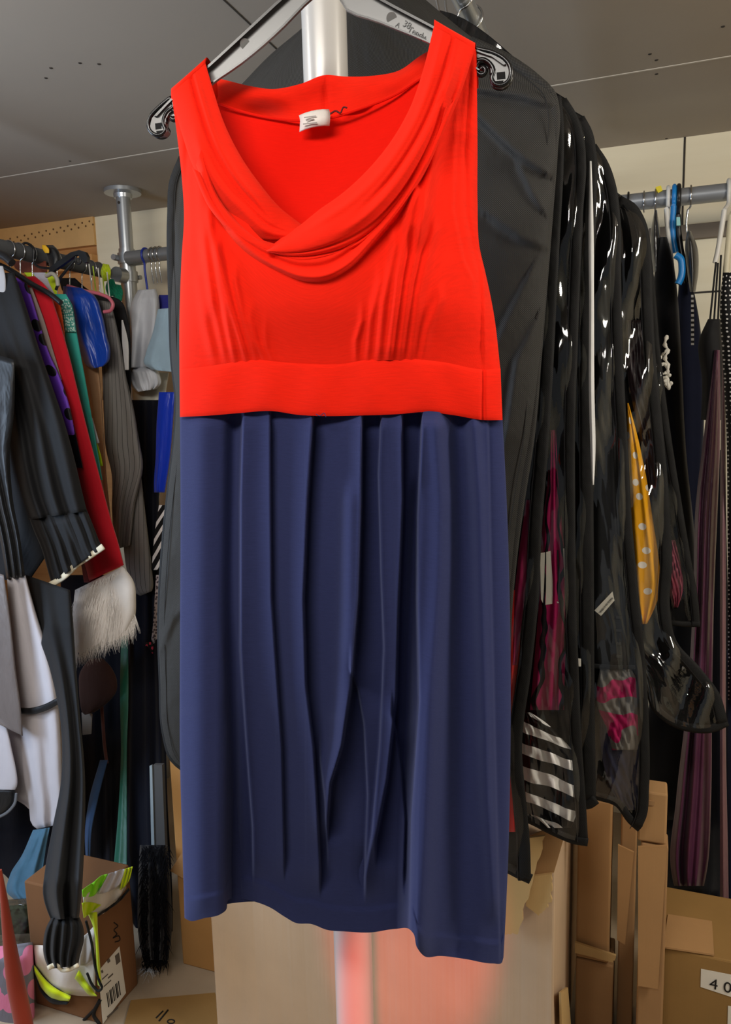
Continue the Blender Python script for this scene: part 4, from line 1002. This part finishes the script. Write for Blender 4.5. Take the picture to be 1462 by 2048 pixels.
garment('faded_jeans', 'faded teal denim showing under the white skirt at lower left', 'jeans', Bent([(1.75, 1500), (1.58, 1800)]), [(66, 1660, 100, 1655), (44, 1710, 92, 1700), (20, 1750, 86, 1745), (14, 1785, 84, 1775), (30, 1800, 80, 1795)], cloth('teal_denim', (74, 112, 136), .9, .1, .2, .3), lg, th=.02, nf=4, amp=.008)
BTR = Bent([(1.74, 1150), (1.72, 1250), (1.16, 1760), (1.15, 1940)])
bt = thing('black_trousers', 'black trouser leg with gathered cuff hanging in front of the hi-vis vest', 'trousers', BTR.at(130, 1930), lg)
loft('trouser_leg', BTR, [(52, 1150, 140, 1180), (70, 1250, 146, 1240), (100, 1340, 152, 1330), (120, 1440, 160, 1430), (122, 1560, 170, 1550), (104, 1660, 170, 1650), (90, 1740, 167, 1730), (86, 1790, 164, 1780), (96, 1826, 160, 1820), (102, 1840, 158, 1836)], BLKC, bt, .03, 4, .018, 14, 36, 60)
loft('gathered_cuff', BTR, [(102, 1836, 158, 1832), (92, 1856, 166, 1852), (86, 1890, 168, 1880), (90, 1920, 160, 1912), (98, 1938, 156, 1932)], BLKC, bt, .035, 5, .012, 15, 40, 20)
ribbon('cream_edge', BTR, [(96, 1936, 8), (112, 1930, 8), (126, 1940, 7), (140, 1938, 7), (157, 1930, 7)], cloth('cream_tape', (226, 214, 186), .8, .1, .1), bt, .03, .003, 40, .003)
garment('black_petticoat', 'black petticoat filling the dark gap below the white skirt at far left', 'petticoat', Bent([(1.86, 1400), (1.84, 1660), (1.68, 1790)]), [(1400, -90, 110), (1560, -90, 120), (1680, -90, 130), (1770, -90, 135), (1795, -90, 130)], DKN, lg, th=.015, nf=5, amp=.008)
# -- hangers in view
def hanger_tube(name, label, pl, px, rad, mat, group=None, h=0, closed=False):
    return setp(tube(name, [pl.at(x, y, h) for x, y in px], rad, mat, None, 10, closed, 60), label, 'hanger', group)
ph = thing('clothes_hanger', 'black plastic hanger with a curled end sticking up above the left rail', 'hanger', PY(1.97).at(140, 530))
pq = PY(1.97)
prism('arm', pq, [(97, 545), (100, 534), (140, 505), (158, 500), (170, 504), (175, 514), (174, 524), (168, 526), (162, 518), (156, 510), (150, 511), (104, 544)], .006, .012, M_blackpl, ph)
tube('curled_end', [pq.at(x, y, 0) for x, y in crom([(152, 512), (151, 522), (157, 528), (162, 524), (160, 514)], 20)], .0032, M_blackpl, ph, 8)
tube('strut', [pq.at(x, y, 0) for x, y in ((150, 520), (120, 556), (112, 580))], .0045, M_blackpl, ph, 8)
tube('hook', [Vector((RX+.12, 1.97, RZ-.06)), Vector((RX+.03, 1.97, RZ-.03)), Vector((RX+.034, 1.97, RZ+.012)), Vector((RX, 1.97, RZ+.031)), Vector((RX-.028, 1.97, RZ+.012))], .004, M_blackpl, ph, 8, False, 30)
hanger_tube('clothes_hanger', 'pink plastic tubular hanger end poking out above the royal blue shirt', PY(2.09), [(135, 572), (170, 582), (205, 590), (220, 598), (226, 610), (222, 620), (208, 624)], .0058, plain('pink_plastic', (206, 108, 124), .4))
hanger_tube('clothes_hanger', 'black sloping hanger arm above the grey collar and red coat', PY(1.84), [(-30, 518), (20, 540), (60, 566), (105, 592), (122, 606)], .008, M_blackpl)
hanger_tube('clothes_hanger', 'black curved hanger shoulder at the left border just under the rail', PY(1.74), [(-60, 510), (-10, 506), (10, 514), (24, 526)], .012, M_blackpl)
cl = hanger_tube('hanger_clip', 'pale grey rounded hanger clip beside yellow cloth under the left rail', PY(1.95), [(92, 552), (106, 548), (114, 558), (116, 572)], .0065, plain('grey_clip', (170, 168, 158), .5)); cl['category'] = 'clip'
garment('yellow_vest', 'hi-vis yellow and grey cloth folded over a hanger under the rail', 'vest', PY(2.01), [(545, 48, 112), (560, 60, 114), (590, 98, 116)], striped('vest_bands', (190, 214, 40), (190, 186, 196), .06, .4, 'u', 0, .7), lg, th=.01, nf=2, amp=.002)
garment('brown_cap', 'rust brown cloth band wrapped under the left rail', 'cloth', PY(2.03), [(522, 26, 92), (536, 30, 94), (546, 45, 94)], cloth('rust_brown', (112, 56, 40), .8), lg, th=.01, nf=2, amp=.002).name = 'brown_scarf'
garment('black_cap', 'black cloth tied over the left rail with a yellow patch', 'cloth', PY(2.0), [(490, 88, 106), (500, 90, 116), (520, 96, 122), (540, 100, 116)], SAT, None, th=.03, nf=2, amp=.003).name = 'black_scarf'
setp(loft('yellow_tag', PY(1.965), [(490, 84, 91), (498, 85, 98), (506, 90, 99)], plain('mustard', (222, 168, 16), .6), None, .006, 1, .0), 'mustard yellow tag on the left foam-wrapped rail', 'tag')
for x, y, c, nm in ((212, 545, (190, 206, 40), 'lime'), (222, 575, (20, 120, 90), 'emerald'), (236, 586, (24, 130, 96), 'emerald')):
    garment('ribbon_bow', {212: 'lime ribbon tied to the rail just left of the corner pole', 222: 'emerald green gauze bow beside the corner pole', 236: 'small emerald gauze tail touching the corner pole'}[x], 'ribbon', PY(2.24), [(x-6, y-18, x+6, y-16), (x-11, y, x+10, y-2), (x-5, y+18, x+8, y+16)], cloth(nm+'_gauze', c, .8), None, th=.012, nf=3, amp=.004, crumple=.006)
for i, x in enumerate((178, 186, 196, 204, 214)):
    setp(tube('hanger_strap', [PY(2.2).at(x, 528+i*4, 0), PY(2.2).at(x+6, 580+i*5, 0)], .0022, [M_white, plain('lime_strap', (180, 208, 60), .6)][i % 2]), ['white', 'lime green'][i % 2]+' hanging loop under the left rail near the corner pole, '+['nearest the front', 'second from the front', 'middle one of five', 'fourth from the front', 'closest to the pole'][i], 'loop')
# ---- back rail, left part
def back_hook(label, x, mat, z=.11, rad=.002, group=None, name='hanger_hook'):
    X = at(x, 515, 1, BRY).x; c = Vector((X, BRY, BRZ)); r = .0262
    pts = [c+Vector((0, -.004, -z)), c+Vector((0, -.012, -.05))]+[c+Vector((0, -math.cos(a)*r, math.sin(a)*r)) for a in [-1.0+i*.34 for i in range(13)]]
    return setp(tube(name, pts, rad, mat, None, 8, False, 44), label, 'hook', group)
back_hook('blue plastic hanger hook on the back rail beside the corner pole', 292, plain('blue_plastic_dark', (36, 56, 160), .4), .12, .004)
for x in (306, 314, 322): back_hook('chrome hanger hook on the back rail above the white puffed blouse', x, M_wire, .1, .003, 'chrome hooks left of the dress')
bl = thing('puffed_blouse', 'silvery white blouse with a gathered puffed cuff left of the garment bag', 'blouse', PY(2.28).at(288, 780))
SILV = satin('silver_white_satin', (196, 198, 204), .5, .4, .1)
loft('sleeve', PY(2.28), [(276, 580, 312, 578), (264, 602, 318, 598), (260, 650, 318, 648), (256, 700, 314, 700), (252, 735, 312, 735)], SILV, bl, .04, 4, .014, 31)
loft('puffed_cuff', PY(2.28), [(252, 735, 312, 735), (255, 752, 320, 750), (262, 772, 322, 768), (274, 784, 312, 778)], SILV, bl, .045, 9, .008, 32, 32, 16)
garment('light_blue_shirt', 'pale blue short-sleeved shirt between the white blouse and black bag', 'shirt', PY(2.22), [(316, 618, 342, 616), (304, 670, 346, 670), (292, 706, 346, 706), (290, 730, 346, 738), (304, 740, 346, 744)], cloth('pale_blue', (158, 184, 202), .85), None, th=.02, nf=3, amp=.006)
garment('indigo_collar_shirt', 'indigo collar showing above the pale blue shirt', 'shirt', PY(2.30), [(590, 318, 346), (630, 313, 346), (690, 306, 346)], cloth('indigo', (44, 46, 130), .85), None, th=.012, nf=2, amp=.002)
garment('cream_trousers', 'cream white trousers hanging under the silvery puffed blouse', 'trousers', PY(2.33), [(745, 262, 338), (800, 266, 330), (860, 270, 326), (940, 280, 322), (1000, 286, 318), (1024, 290, 312)], cloth('cream_white', (212, 208, 192), .85), None, th=.02, nf=4, amp=.008)
garment('cobalt_satin_scarf', 'cobalt blue satin scarf hanging against the left edge of the garment bag', 'scarf', PY(2.2), [(784, 318, 350), (850, 313, 346), (920, 311, 340), (960, 308, 334), (985, 308, 330)], satin('cobalt', (14, 54, 190), .35), None, th=.012, nf=3, amp=.005)
garment('zebra_skirt', 'black and white striped cloth below the cobalt scarf', 'skirt', PY(2.18), [(1010, 318, 345), (1060, 310, 336), (1140, 303, 332)], striped('zebra', (225, 222, 220), (16, 16, 18), .03, .4, 'u', 0, .8, .5), None, th=.01, nf=2, amp=.003)
garment('speckled_skirt', 'grey speckled skirt beside the garment bag edge', 'skirt', PY(2.16), [(1150, 312, 336), (1250, 306, 330), (1340, 298, 326), (1372, 304, 326)], dotted('speckle', (190, 180, 180), (84, 76, 80), .012, .34, .95, .8), None, th=.01, nf=3, amp=.003)
PKS = dotted('pink_black_sequins', (18, 12, 16), (214, 60, 90), .018, .33, .75, .5)
garment('sequin_skirt', 'pink and black sequinned hem low beside the garment bag', 'skirt', PY(2.12), [(1440, 282, 336), (1470, 276, 336), (1498, 276, 336), (1515, 296, 330)], PKS, None, th=.02, nf=4, amp=.004, crumple=.004)
garment('sequin_top', 'small pink and black sequinned edge above the sequinned hem', 'top', PY(2.14), [(1284, 292, 306), (1310, 287, 308), (1326, 290, 306)], PKS, None, th=.01, nf=2, amp=.002).name = 'sequin_sleeve'
# metal upright pair low down
upr = thing('metal_upright', 'grey steel upright strip with pale edge leaning among the black dresses', 'upright', (at(315, 1650, 1, 1.72).x, 1.72, .2))
prism('grey_face', PY(1.72), [(306, 1530), (324, 1530), (332, 1736), (312, 1738)], 0, .012, plain('grey_steel', (92, 92, 92), .5, .3), upr)
prism('pale_edge', PY(1.72), [(299, 1532), (304, 1530), (309, 1706), (303, 1708)], .004, .004, plain('pale_steel', (170, 184, 190), .4, .3), upr)
# black feather boa
BF = plain('black_feather', (8, 8, 12), .95, 0, .1); WF = plain('white_feather', (214, 220, 228), .7)
fbo = thing('feather_boa', 'black feather boa hanging to the floor with a white feathery tip', 'boa', PY(1.55).at(310, 1930))
loft('core', PY(1.56), [(1690, 280, 335), (1780, 276, 342), (1880, 278, 342), (1920, 286, 336)], cloth('black_fluff', (9, 9, 14), .95), fbo, .05, 5, .012, 3)
pb = PY(1.53)
strands('black_feathers', lambda rd: (pb.at(rd.uniform(284, 336), rd.uniform(1690, 1930), .02), r0*rd.uniform(-1, 1)+Vector((0, -.5, -.6))), 700, BF, fbo, .034, .0018, 6, .8)
strands('white_feathers', lambda rd: (pb.at(rd.uniform(284, 300), rd.uniform(1935, 1950), .02), r0*rd.uniform(-.9, 1.4)+Vector((0, -.4, rd.uniform(-.6, .5)))), 170, WF, fbo, .045, .0012, 8, .35)
# ---- vest over the labelled box
lp_ = PY(1.28)
pv = PY(Yb-.004)
vest = thing('safety_vest', 'hi-vis yellow and white vest draped over the labelled dark brown box', 'vest', PY(Yb).at(170, 1990))
def patch(name, pl, poly, mat, par, h=0, th=.004, bulge=.0):
    return prism(name, pl, poly, h, th, mat, par)
VW = cloth('vest_white', (226, 216, 204), .8, .1, .1, .04)
def quad(name, A, B, mat, h=0, bulge=.008, n=24, wav=.004):
    """draped strip between two pixel polylines A (top) and B (bottom)"""
    P = drape(A, B, h, h, bulge, n, 10) if False else None
    a, b = crom(A, n), crom(B, n); P = []
    for j in range(9):
        t = j/8
        P.append([pv.at(a[i][0]+(b[i][0]-a[i][0])*t, a[i][1]+(b[i][1]-a[i][1])*t, .012+h+bulge*math.sin(math.pi*t)+wav*math.sin(i*.5+t*2)) for i in range(n)])
    return gridmesh(name, P, mat, vest, .002)
quad('white_body', [(68, 1890), (120, 1890), (170, 1870), (190, 1850)], [(72, 1932), (110, 1978), (150, 1990), (190, 1992)], VW, 0)
quad('yellow_edge', [(68, 1930), (84, 1952), (110, 1976), (142, 1992)], [(70, 1946), (84, 1976), (108, 1998), (138, 2002)], HY, .006)
quad('black_binding', [(68, 1944), (82, 1976), (106, 1998), (138, 2002)], [(70, 1954), (82, 1984), (104, 2006), (134, 2009)], BLKC, .003, .003)
quad('yellow_strap', [(176, 1826), (186, 1850), (192, 1900), (196, 1970)], [(194, 1824), (195, 1860), (198, 1910), (203, 1974)], HY, .016)
quad('lower_yellow_strap', [(158, 1940), (170, 1960), (182, 1976), (190, 1988)], [(150, 1956), (166, 1976), (180, 1990), (194, 1992)], HY, .012)
tube('black_piping', [pv.at(x, y, .034) for x, y in crom([(172, 1842), (182, 1880), (192, 1940), (200, 1966), (204, 1976), (198, 1982), (188, 1974), (174, 1946)], 50)], .003, BLKC, vest, 8)
quad('grey_panel', [(160, 1890), (176, 1868), (184, 1880), (188, 1905)], [(160, 1930), (170, 1930), (180, 1922), (190, 1914)], cloth('vest_grey', (180, 172, 162), .8), .010)
# upper part of the vest lying over the box top and its right edge
ptop = Plane((0, 0, zt_+.012), (0, 0, 1))
def quadS(name, A, B, mat, h=0, X=None):
    a, b = crom(A, 20), crom(B, 20); P = []
    q = PX(X1+.012)
    for j in range(7):
        t = j/6; P.append([q.at(a[i][0]+(b[i][0]-a[i][0])*t, a[i][1]+(b[i][1]-a[i][1])*t, h+.004*math.sin(i*.7+t*3)) for i in range(20)])
    return gridmesh(name, P, mat, vest, .002)
quadS('white_shoulder', [(166, 1794), (190, 1776), (215, 1762), (250, 1744)], [(168, 1808), (196, 1830), (230, 1805), (252, 1776)], VW, 0)
quadS('lime_shoulder', [(164, 1780), (190, 1762), (206, 1750), (216, 1748)], [(166, 1794), (186, 1792), (200, 1776), (210, 1762)], cloth('lime_green', (150, 236, 40), .7), .006)
quadS('silver_band', [(216, 1748), (228, 1744), (240, 1740), (250, 1738)], [(196, 1788), (214, 1784), (230, 1776), (244, 1764)], REFL, .008)
quadS('yellow_tip', [(250, 1738), (256, 1736), (262, 1734), (265, 1733)], [(240, 1780), (248, 1774), (256, 1764), (260, 1756)], HY, .010)
quadS('yellow_fold', [(164, 1806), (176, 1804), (190, 1806), (202, 1810)], [(168, 1836), (176, 1830), (186, 1822), (196, 1814)], HY, .010)
quadS('dark_binding', [(194, 1830), (215, 1816), (240, 1796), (257, 1776)], [(194, 1834), (216, 1820), (242, 1800), (259, 1780)], BLKC, .010)
# ---- bottom-left corner
umb = thing('folded_umbrella', 'narrow rust red folded umbrella leaning in the lower left corner', 'umbrella', PY(1.15).at(20, 2048))
pu = PY(1.2)
tube('canopy', [pu.at(x, y) for x, y in crom([(0, 1740), (8, 1800), (18, 1880), (30, 1960), (44, 2030), (60, 2110), (74, 2180)], 24)], [.004+.016*min(1, i/12) for i in range(24)], cloth('rust_red_nylon', (150, 54, 34), .6), umb, 14)
tub = thing('storage_bag', 'translucent grey plastic bag with green contents at lower left', 'bag', PY(1.42).at(40, 1890))
loft('plastic_shell', PY(1.42), [(6, 1800, 60, 1796), (-20, 1830, 90, 1826), (-20, 1870, 92, 1862), (-10, 1896, 70, 1890)], pvc('grey_bag_film', .2, .25, 3, (.6, .6, .58)), tub, .06, 3, .008, 3)
loft('green_contents', PY(1.42), [(10, 1812, 60, 1808), (0, 1840, 80, 1836), (0, 1870, 76, 1866)], cloth('moss', (70, 84, 60), .9, .1, .2, .3), tub, .03, 4, .006, 4, crumple=.01)
fb_ = garment('patterned_bag', 'grey bag with pink and cream petal pattern in the lower left corner', 'bag', PY(1.30), [(-60, 1900, 66, 1884), (-60, 1960, 68, 1950), (-60, 2040, 70, 2040), (-60, 2110, 74, 2110)], dotted('petals', (116, 112, 120), (214, 120, 150), .07, .42, .9, .6), None, th=.05, nf=2, amp=.004)
# ================================================================ RIGHT SIDE: clothes on the back rail
rg = 'clothes on the back rail at right'
YR = 2.30
pr_ = PY(YR)
def side_garment(name, label, cat, rows, mat, th=.16, Y=YR, **kw):
    return garment(name, label, cat, PY(Y), rows, mat, rg, th=th, **kw)
VEL = cloth('black_velvet', (9, 9, 12), .95, .2, .1, .2)
NVY = cloth('dark_navy_cloth', (16, 20, 38), .9, .1, .15, .2)
side_garment('vinyl_top', 'small glossy black vinyl piece beside the yellow-dress bag', 'garment', [(420, 1309, 1314), (460, 1302, 1320), (500, 1301, 1324), (545, 1306, 1320)], satin('black_vinyl', (22, 22, 24), .15, .8), .04, 2.34, nf=2, amp=.004).name = 'vinyl_blouse'
side_garment('velvet_dress', 'black velvet dress with white lace at its front, right of the garment bags', 'dress', [(474, 1322, 1334), (520, 1312, 1346), (600, 1306, 1356), (700, 1312, 1362), (900, 1326, 1372), (1100, 1336, 1392), (1300, 1330, 1400), (1400, 1300, 1402), (1500, 1286, 1404), (1640, 1284, 1400)], VEL, .05, 2.32, nf=3, amp=.004)
side_garment('navy_gown', 'dark navy dress hanging right of the black velvet dress', 'dress', [(560, 1358, 1384), (650, 1352, 1400), (800, 1350, 1408), (1000, 1356, 1402), (1250, 1350, 1396), (1500, 1345, 1390)], NVY, .035, 2.42, nf=3, amp=.005)
side_garment('black_jacket', 'black jacket on a clip hanger below the metal rail', 'jacket', [(462, 1374, 1382), (492, 1370, 1394), (540, 1374, 1397), (584, 1380, 1391)], satin('black_leather', (24, 24, 26), .35), .10, 2.28, nf=2, amp=.003)
garment('sequin_strap', 'sparkling black and silver sequinned strap hanging from the black jacket hanger', 'strap', PY(2.15), [(585, 1382, 1387), (640, 1382, 1388), (690, 1382, 1388)], striped('strap_sequins', (230, 230, 230), (16, 16, 18), .012, .5, 'v', 0, .4), rg, th=.003, nf=1, amp=.0)
lc = thing('lace_trim', 'white crocheted lace trim on the black velvet dress', 'lace', PY(2.15).at(1330, 780))
LW = cloth('white_lace', (226, 222, 210), .85)
pl_ = PY(2.15)
for pts_, rd_ in ((((1334, 672), (1330, 690), (1336, 700), (1330, 716), (1336, 730), (1334, 752), (1338, 778)), .006), (((1334, 700), (1322, 714), (1316, 728), (1316, 742), (1326, 748), (1334, 744)), .0045), (((1318, 732), (1328, 728), (1336, 736)), .005), (((1316, 754), (1328, 756), (1340, 750)), .005), (((1330, 762), (1336, 772), (1342, 766)), .006)):
    tube('lace_cord', [pl_.at(x, y, .006*math.sin(i*.9)) for i, (x, y) in enumerate(crom(pts_, 26))], [rd_*(.7+.3*math.sin(i*1.9)) for i in range(26)], LW, lc, 8)
def rhook(name, label, x, y1, xb, yb, rad, mat, top=.0):
    X = at(x, 395, 1, BRY).x; c = Vector((X, BRY, BRZ)); r = .0235+rad+.001
    b = PY(BRY-.03).at(xb, yb)
    pts = [b, c+Vector((0, -.027, -.03))]+[c+Vector((0, -math.cos(a)*r, math.sin(a)*r)) for a in [-.6+i*.34 for i in range(10)]]
    return setp(tube(name, pts, rad, mat, None, 8, False, 44), label, 'hanger hook', None)
rhook('hanger_hook', 'thin steel hanger hook on the back rail nearest to the garment bags', 1288, 0, 1288, 425, .002, M_wire)
rhook('hanger_hook', 'steel hanger hook with yellow size tag on the back rail', 1311, 0, 1312, 436, .0028, M_wire)
rhook('hanger_hook', 'short black hook tip behind the top of the yellow-dress bag', 1257, 0, 1257, 410, .003, M_blackpl)
setp(prism('size_tag', PY(BRY-.02), [(1311, 374), (1322, 371), (1325, 381), (1316, 386)], 0, .01, plain('yellow_tag', (226, 204, 40), .6)), 'small yellow size tag above the back rail', 'tag')
def flat_hanger(label, x, pts, rad, mat):
    t = thing('clothes_hanger', label, 'hanger', PY(2.25).at(pts[0][0], pts[0][1]))
    X = at(x, 395, 1, BRY).x; c = Vector((X, BRY, BRZ)); r = .0235+rad+.001
    q = [PY(2.33).at(*p_) for p_ in pts]
    tube('hook', [q[0], c+Vector((0, -.030, -.03))]+[c+Vector((0, -math.cos(a)*r, math.sin(a)*r)) for a in [-.5+i*.34 for i in range(10)]], rad, mat, t, 10, False, 40)
    tube('arm', q, [rad*1.1+rad*.5*math.sin(math.pi*min(1, i/24)) for i in range(25)], mat, t, 10) if False else tube('arm', [Vector(v) for v in crom([tuple(v) for v in q], 25)], rad*1.25, mat, t, 10)
    return t
BLU = plain('bright_blue_plastic', (24, 128, 204), .35)
flat_hanger('white plastic hanger end-on beside the bright blue hanger', 1336, [(1333, 418), (1335, 450), (1339, 490), (1344, 540)], .0055, M_white)
bh_ = flat_hanger('bright blue plastic hanger seen end-on on the back rail', 1348, [(1347, 412), (1346, 470), (1348, 485), (1352, 505)], .0062, BLU)
tube('lower_curve', [PY(2.2).at(x, y) for x, y in crom([(1351, 510), (1360, 516), (1364, 535), (1362, 555), (1356, 568)], 24)], .009, BLU, bh_, 10)
kh_ = flat_hanger('black hanger with a pale turquoise size marker beside the blue hanger', 1357, [(1356, 430), (1357, 455), (1362, 500), (1370, 535), (1374, 565)], .0062, M_blackpl)
prism('size_marker', PY(2.3), [(1353, 434), (1360, 434), (1361, 451), (1353, 451)], .004, .01, plain('pale_turquoise', (150, 208, 206), .5), kh_)
flat_hanger('thin steel hanger holding the black jacket, right of the blue hanger', 1381, [(1376, 420), (1373, 445), (1374, 465)], .0026, M_wire)
flat_hanger('long white hanger near the right border carrying black straps', 1456, [(1449, 420), (1441, 470), (1434, 510), (1430, 526)], .0055, M_white)
flat_hanger('cream plastic hanger at the right border behind the white one', 1478, [(1463, 430), (1456, 500), (1450, 570), (1446, 632)], .0068, plain('cream_plastic', (216, 208, 180), .5))
for i, (a_, b_) in enumerate((((1432, 524), (1420, 640)), ((1436, 526), (1428, 642)), ((1442, 510), (1436, 640)))):
    setp(tube('dress_strap', [PY(2.25).at(*a_), PY(2.25).at(*b_)], .0025, BLKC), 'thin black strap from the long white hanger, '+('left', 'middle', 'right')[i]+' of three', 'strap')
pg = thing('satin_gown', 'long plum satin gown with black top near the right border', 'gown', PY(2.22).at(1400, 1770), rg)
PLUM = satin('plum_satin', (84, 36, 64), .4, .5, .3)
loft('bodice', PY(2.22), [(638, 1416, 1440), (680, 1398, 1444), (760, 1404, 1446), (840, 1402, 1444)], BLKC, pg, .04, 3, .004)
loft('skirt', Bent([(2.2, 900), (1.95, 1772)]), [(700, 1428, 1440), (800, 1416, 1441), (900, 1404, 1440), (1000, 1392, 1436), (1200, 1386, 1428), (1400, 1374, 1424), (1600, 1352, 1422), (1740, 1342, 1414), (1772, 1348, 1408)], PLUM, pg, .05, 5, .016, 12, 40, 60)
garment('dark_maxi_dress', 'black maxi dress behind the plum gown, low at right', 'dress', Bent([(2.53, 1400), (2.45, 1640), (2.06, 1800)]), [(900, 1380, 1450), (1200, 1330, 1456), (1400, 1310, 1460), (1600, 1310, 1462), (1750, 1316, 1462), (1800, 1326, 1455)], DKN, rg, th=.03, nf=5, amp=.01)
garment('mauve_robe', 'dusty mauve satin edge hanging beside the dotted black dress', 'robe', Bent([(2.1, 900), (1.86, 1830)]), [(640, 1446, 1450), (900, 1441, 1452), (1200, 1440, 1452), (1500, 1440, 1452), (1700, 1440, 1456), (1830, 1440, 1458)], satin('dusty_mauve', (112, 78, 84), .4), rg, th=.015, nf=2, amp=.004)
garment('dotted_dress', 'black dress with tiny white dots at the right border', 'dress', PY(2.06), [(545, 1446, 1475), (600, 1440, 1485), (700, 1444, 1500), (850, 1452, 1500), (1100, 1455, 1500), (1400, 1456, 1500)], dotted('tiny_dots', (14, 14, 16), (214, 212, 208), .011, .2, .3, .7), rg, th=.03, nf=3, amp=.004)
garment('navy_trousers', 'dark navy cloth at the right border below the dotted dress', 'trousers', Bent([(2.17, 1300), (1.88, 1850)]), [(1300, 1453, 1500), (1600, 1452, 1500), (1850, 1448, 1500)], cloth('deep_blue', (10, 22, 52), .9), rg, th=.02, nf=3, amp=.004)
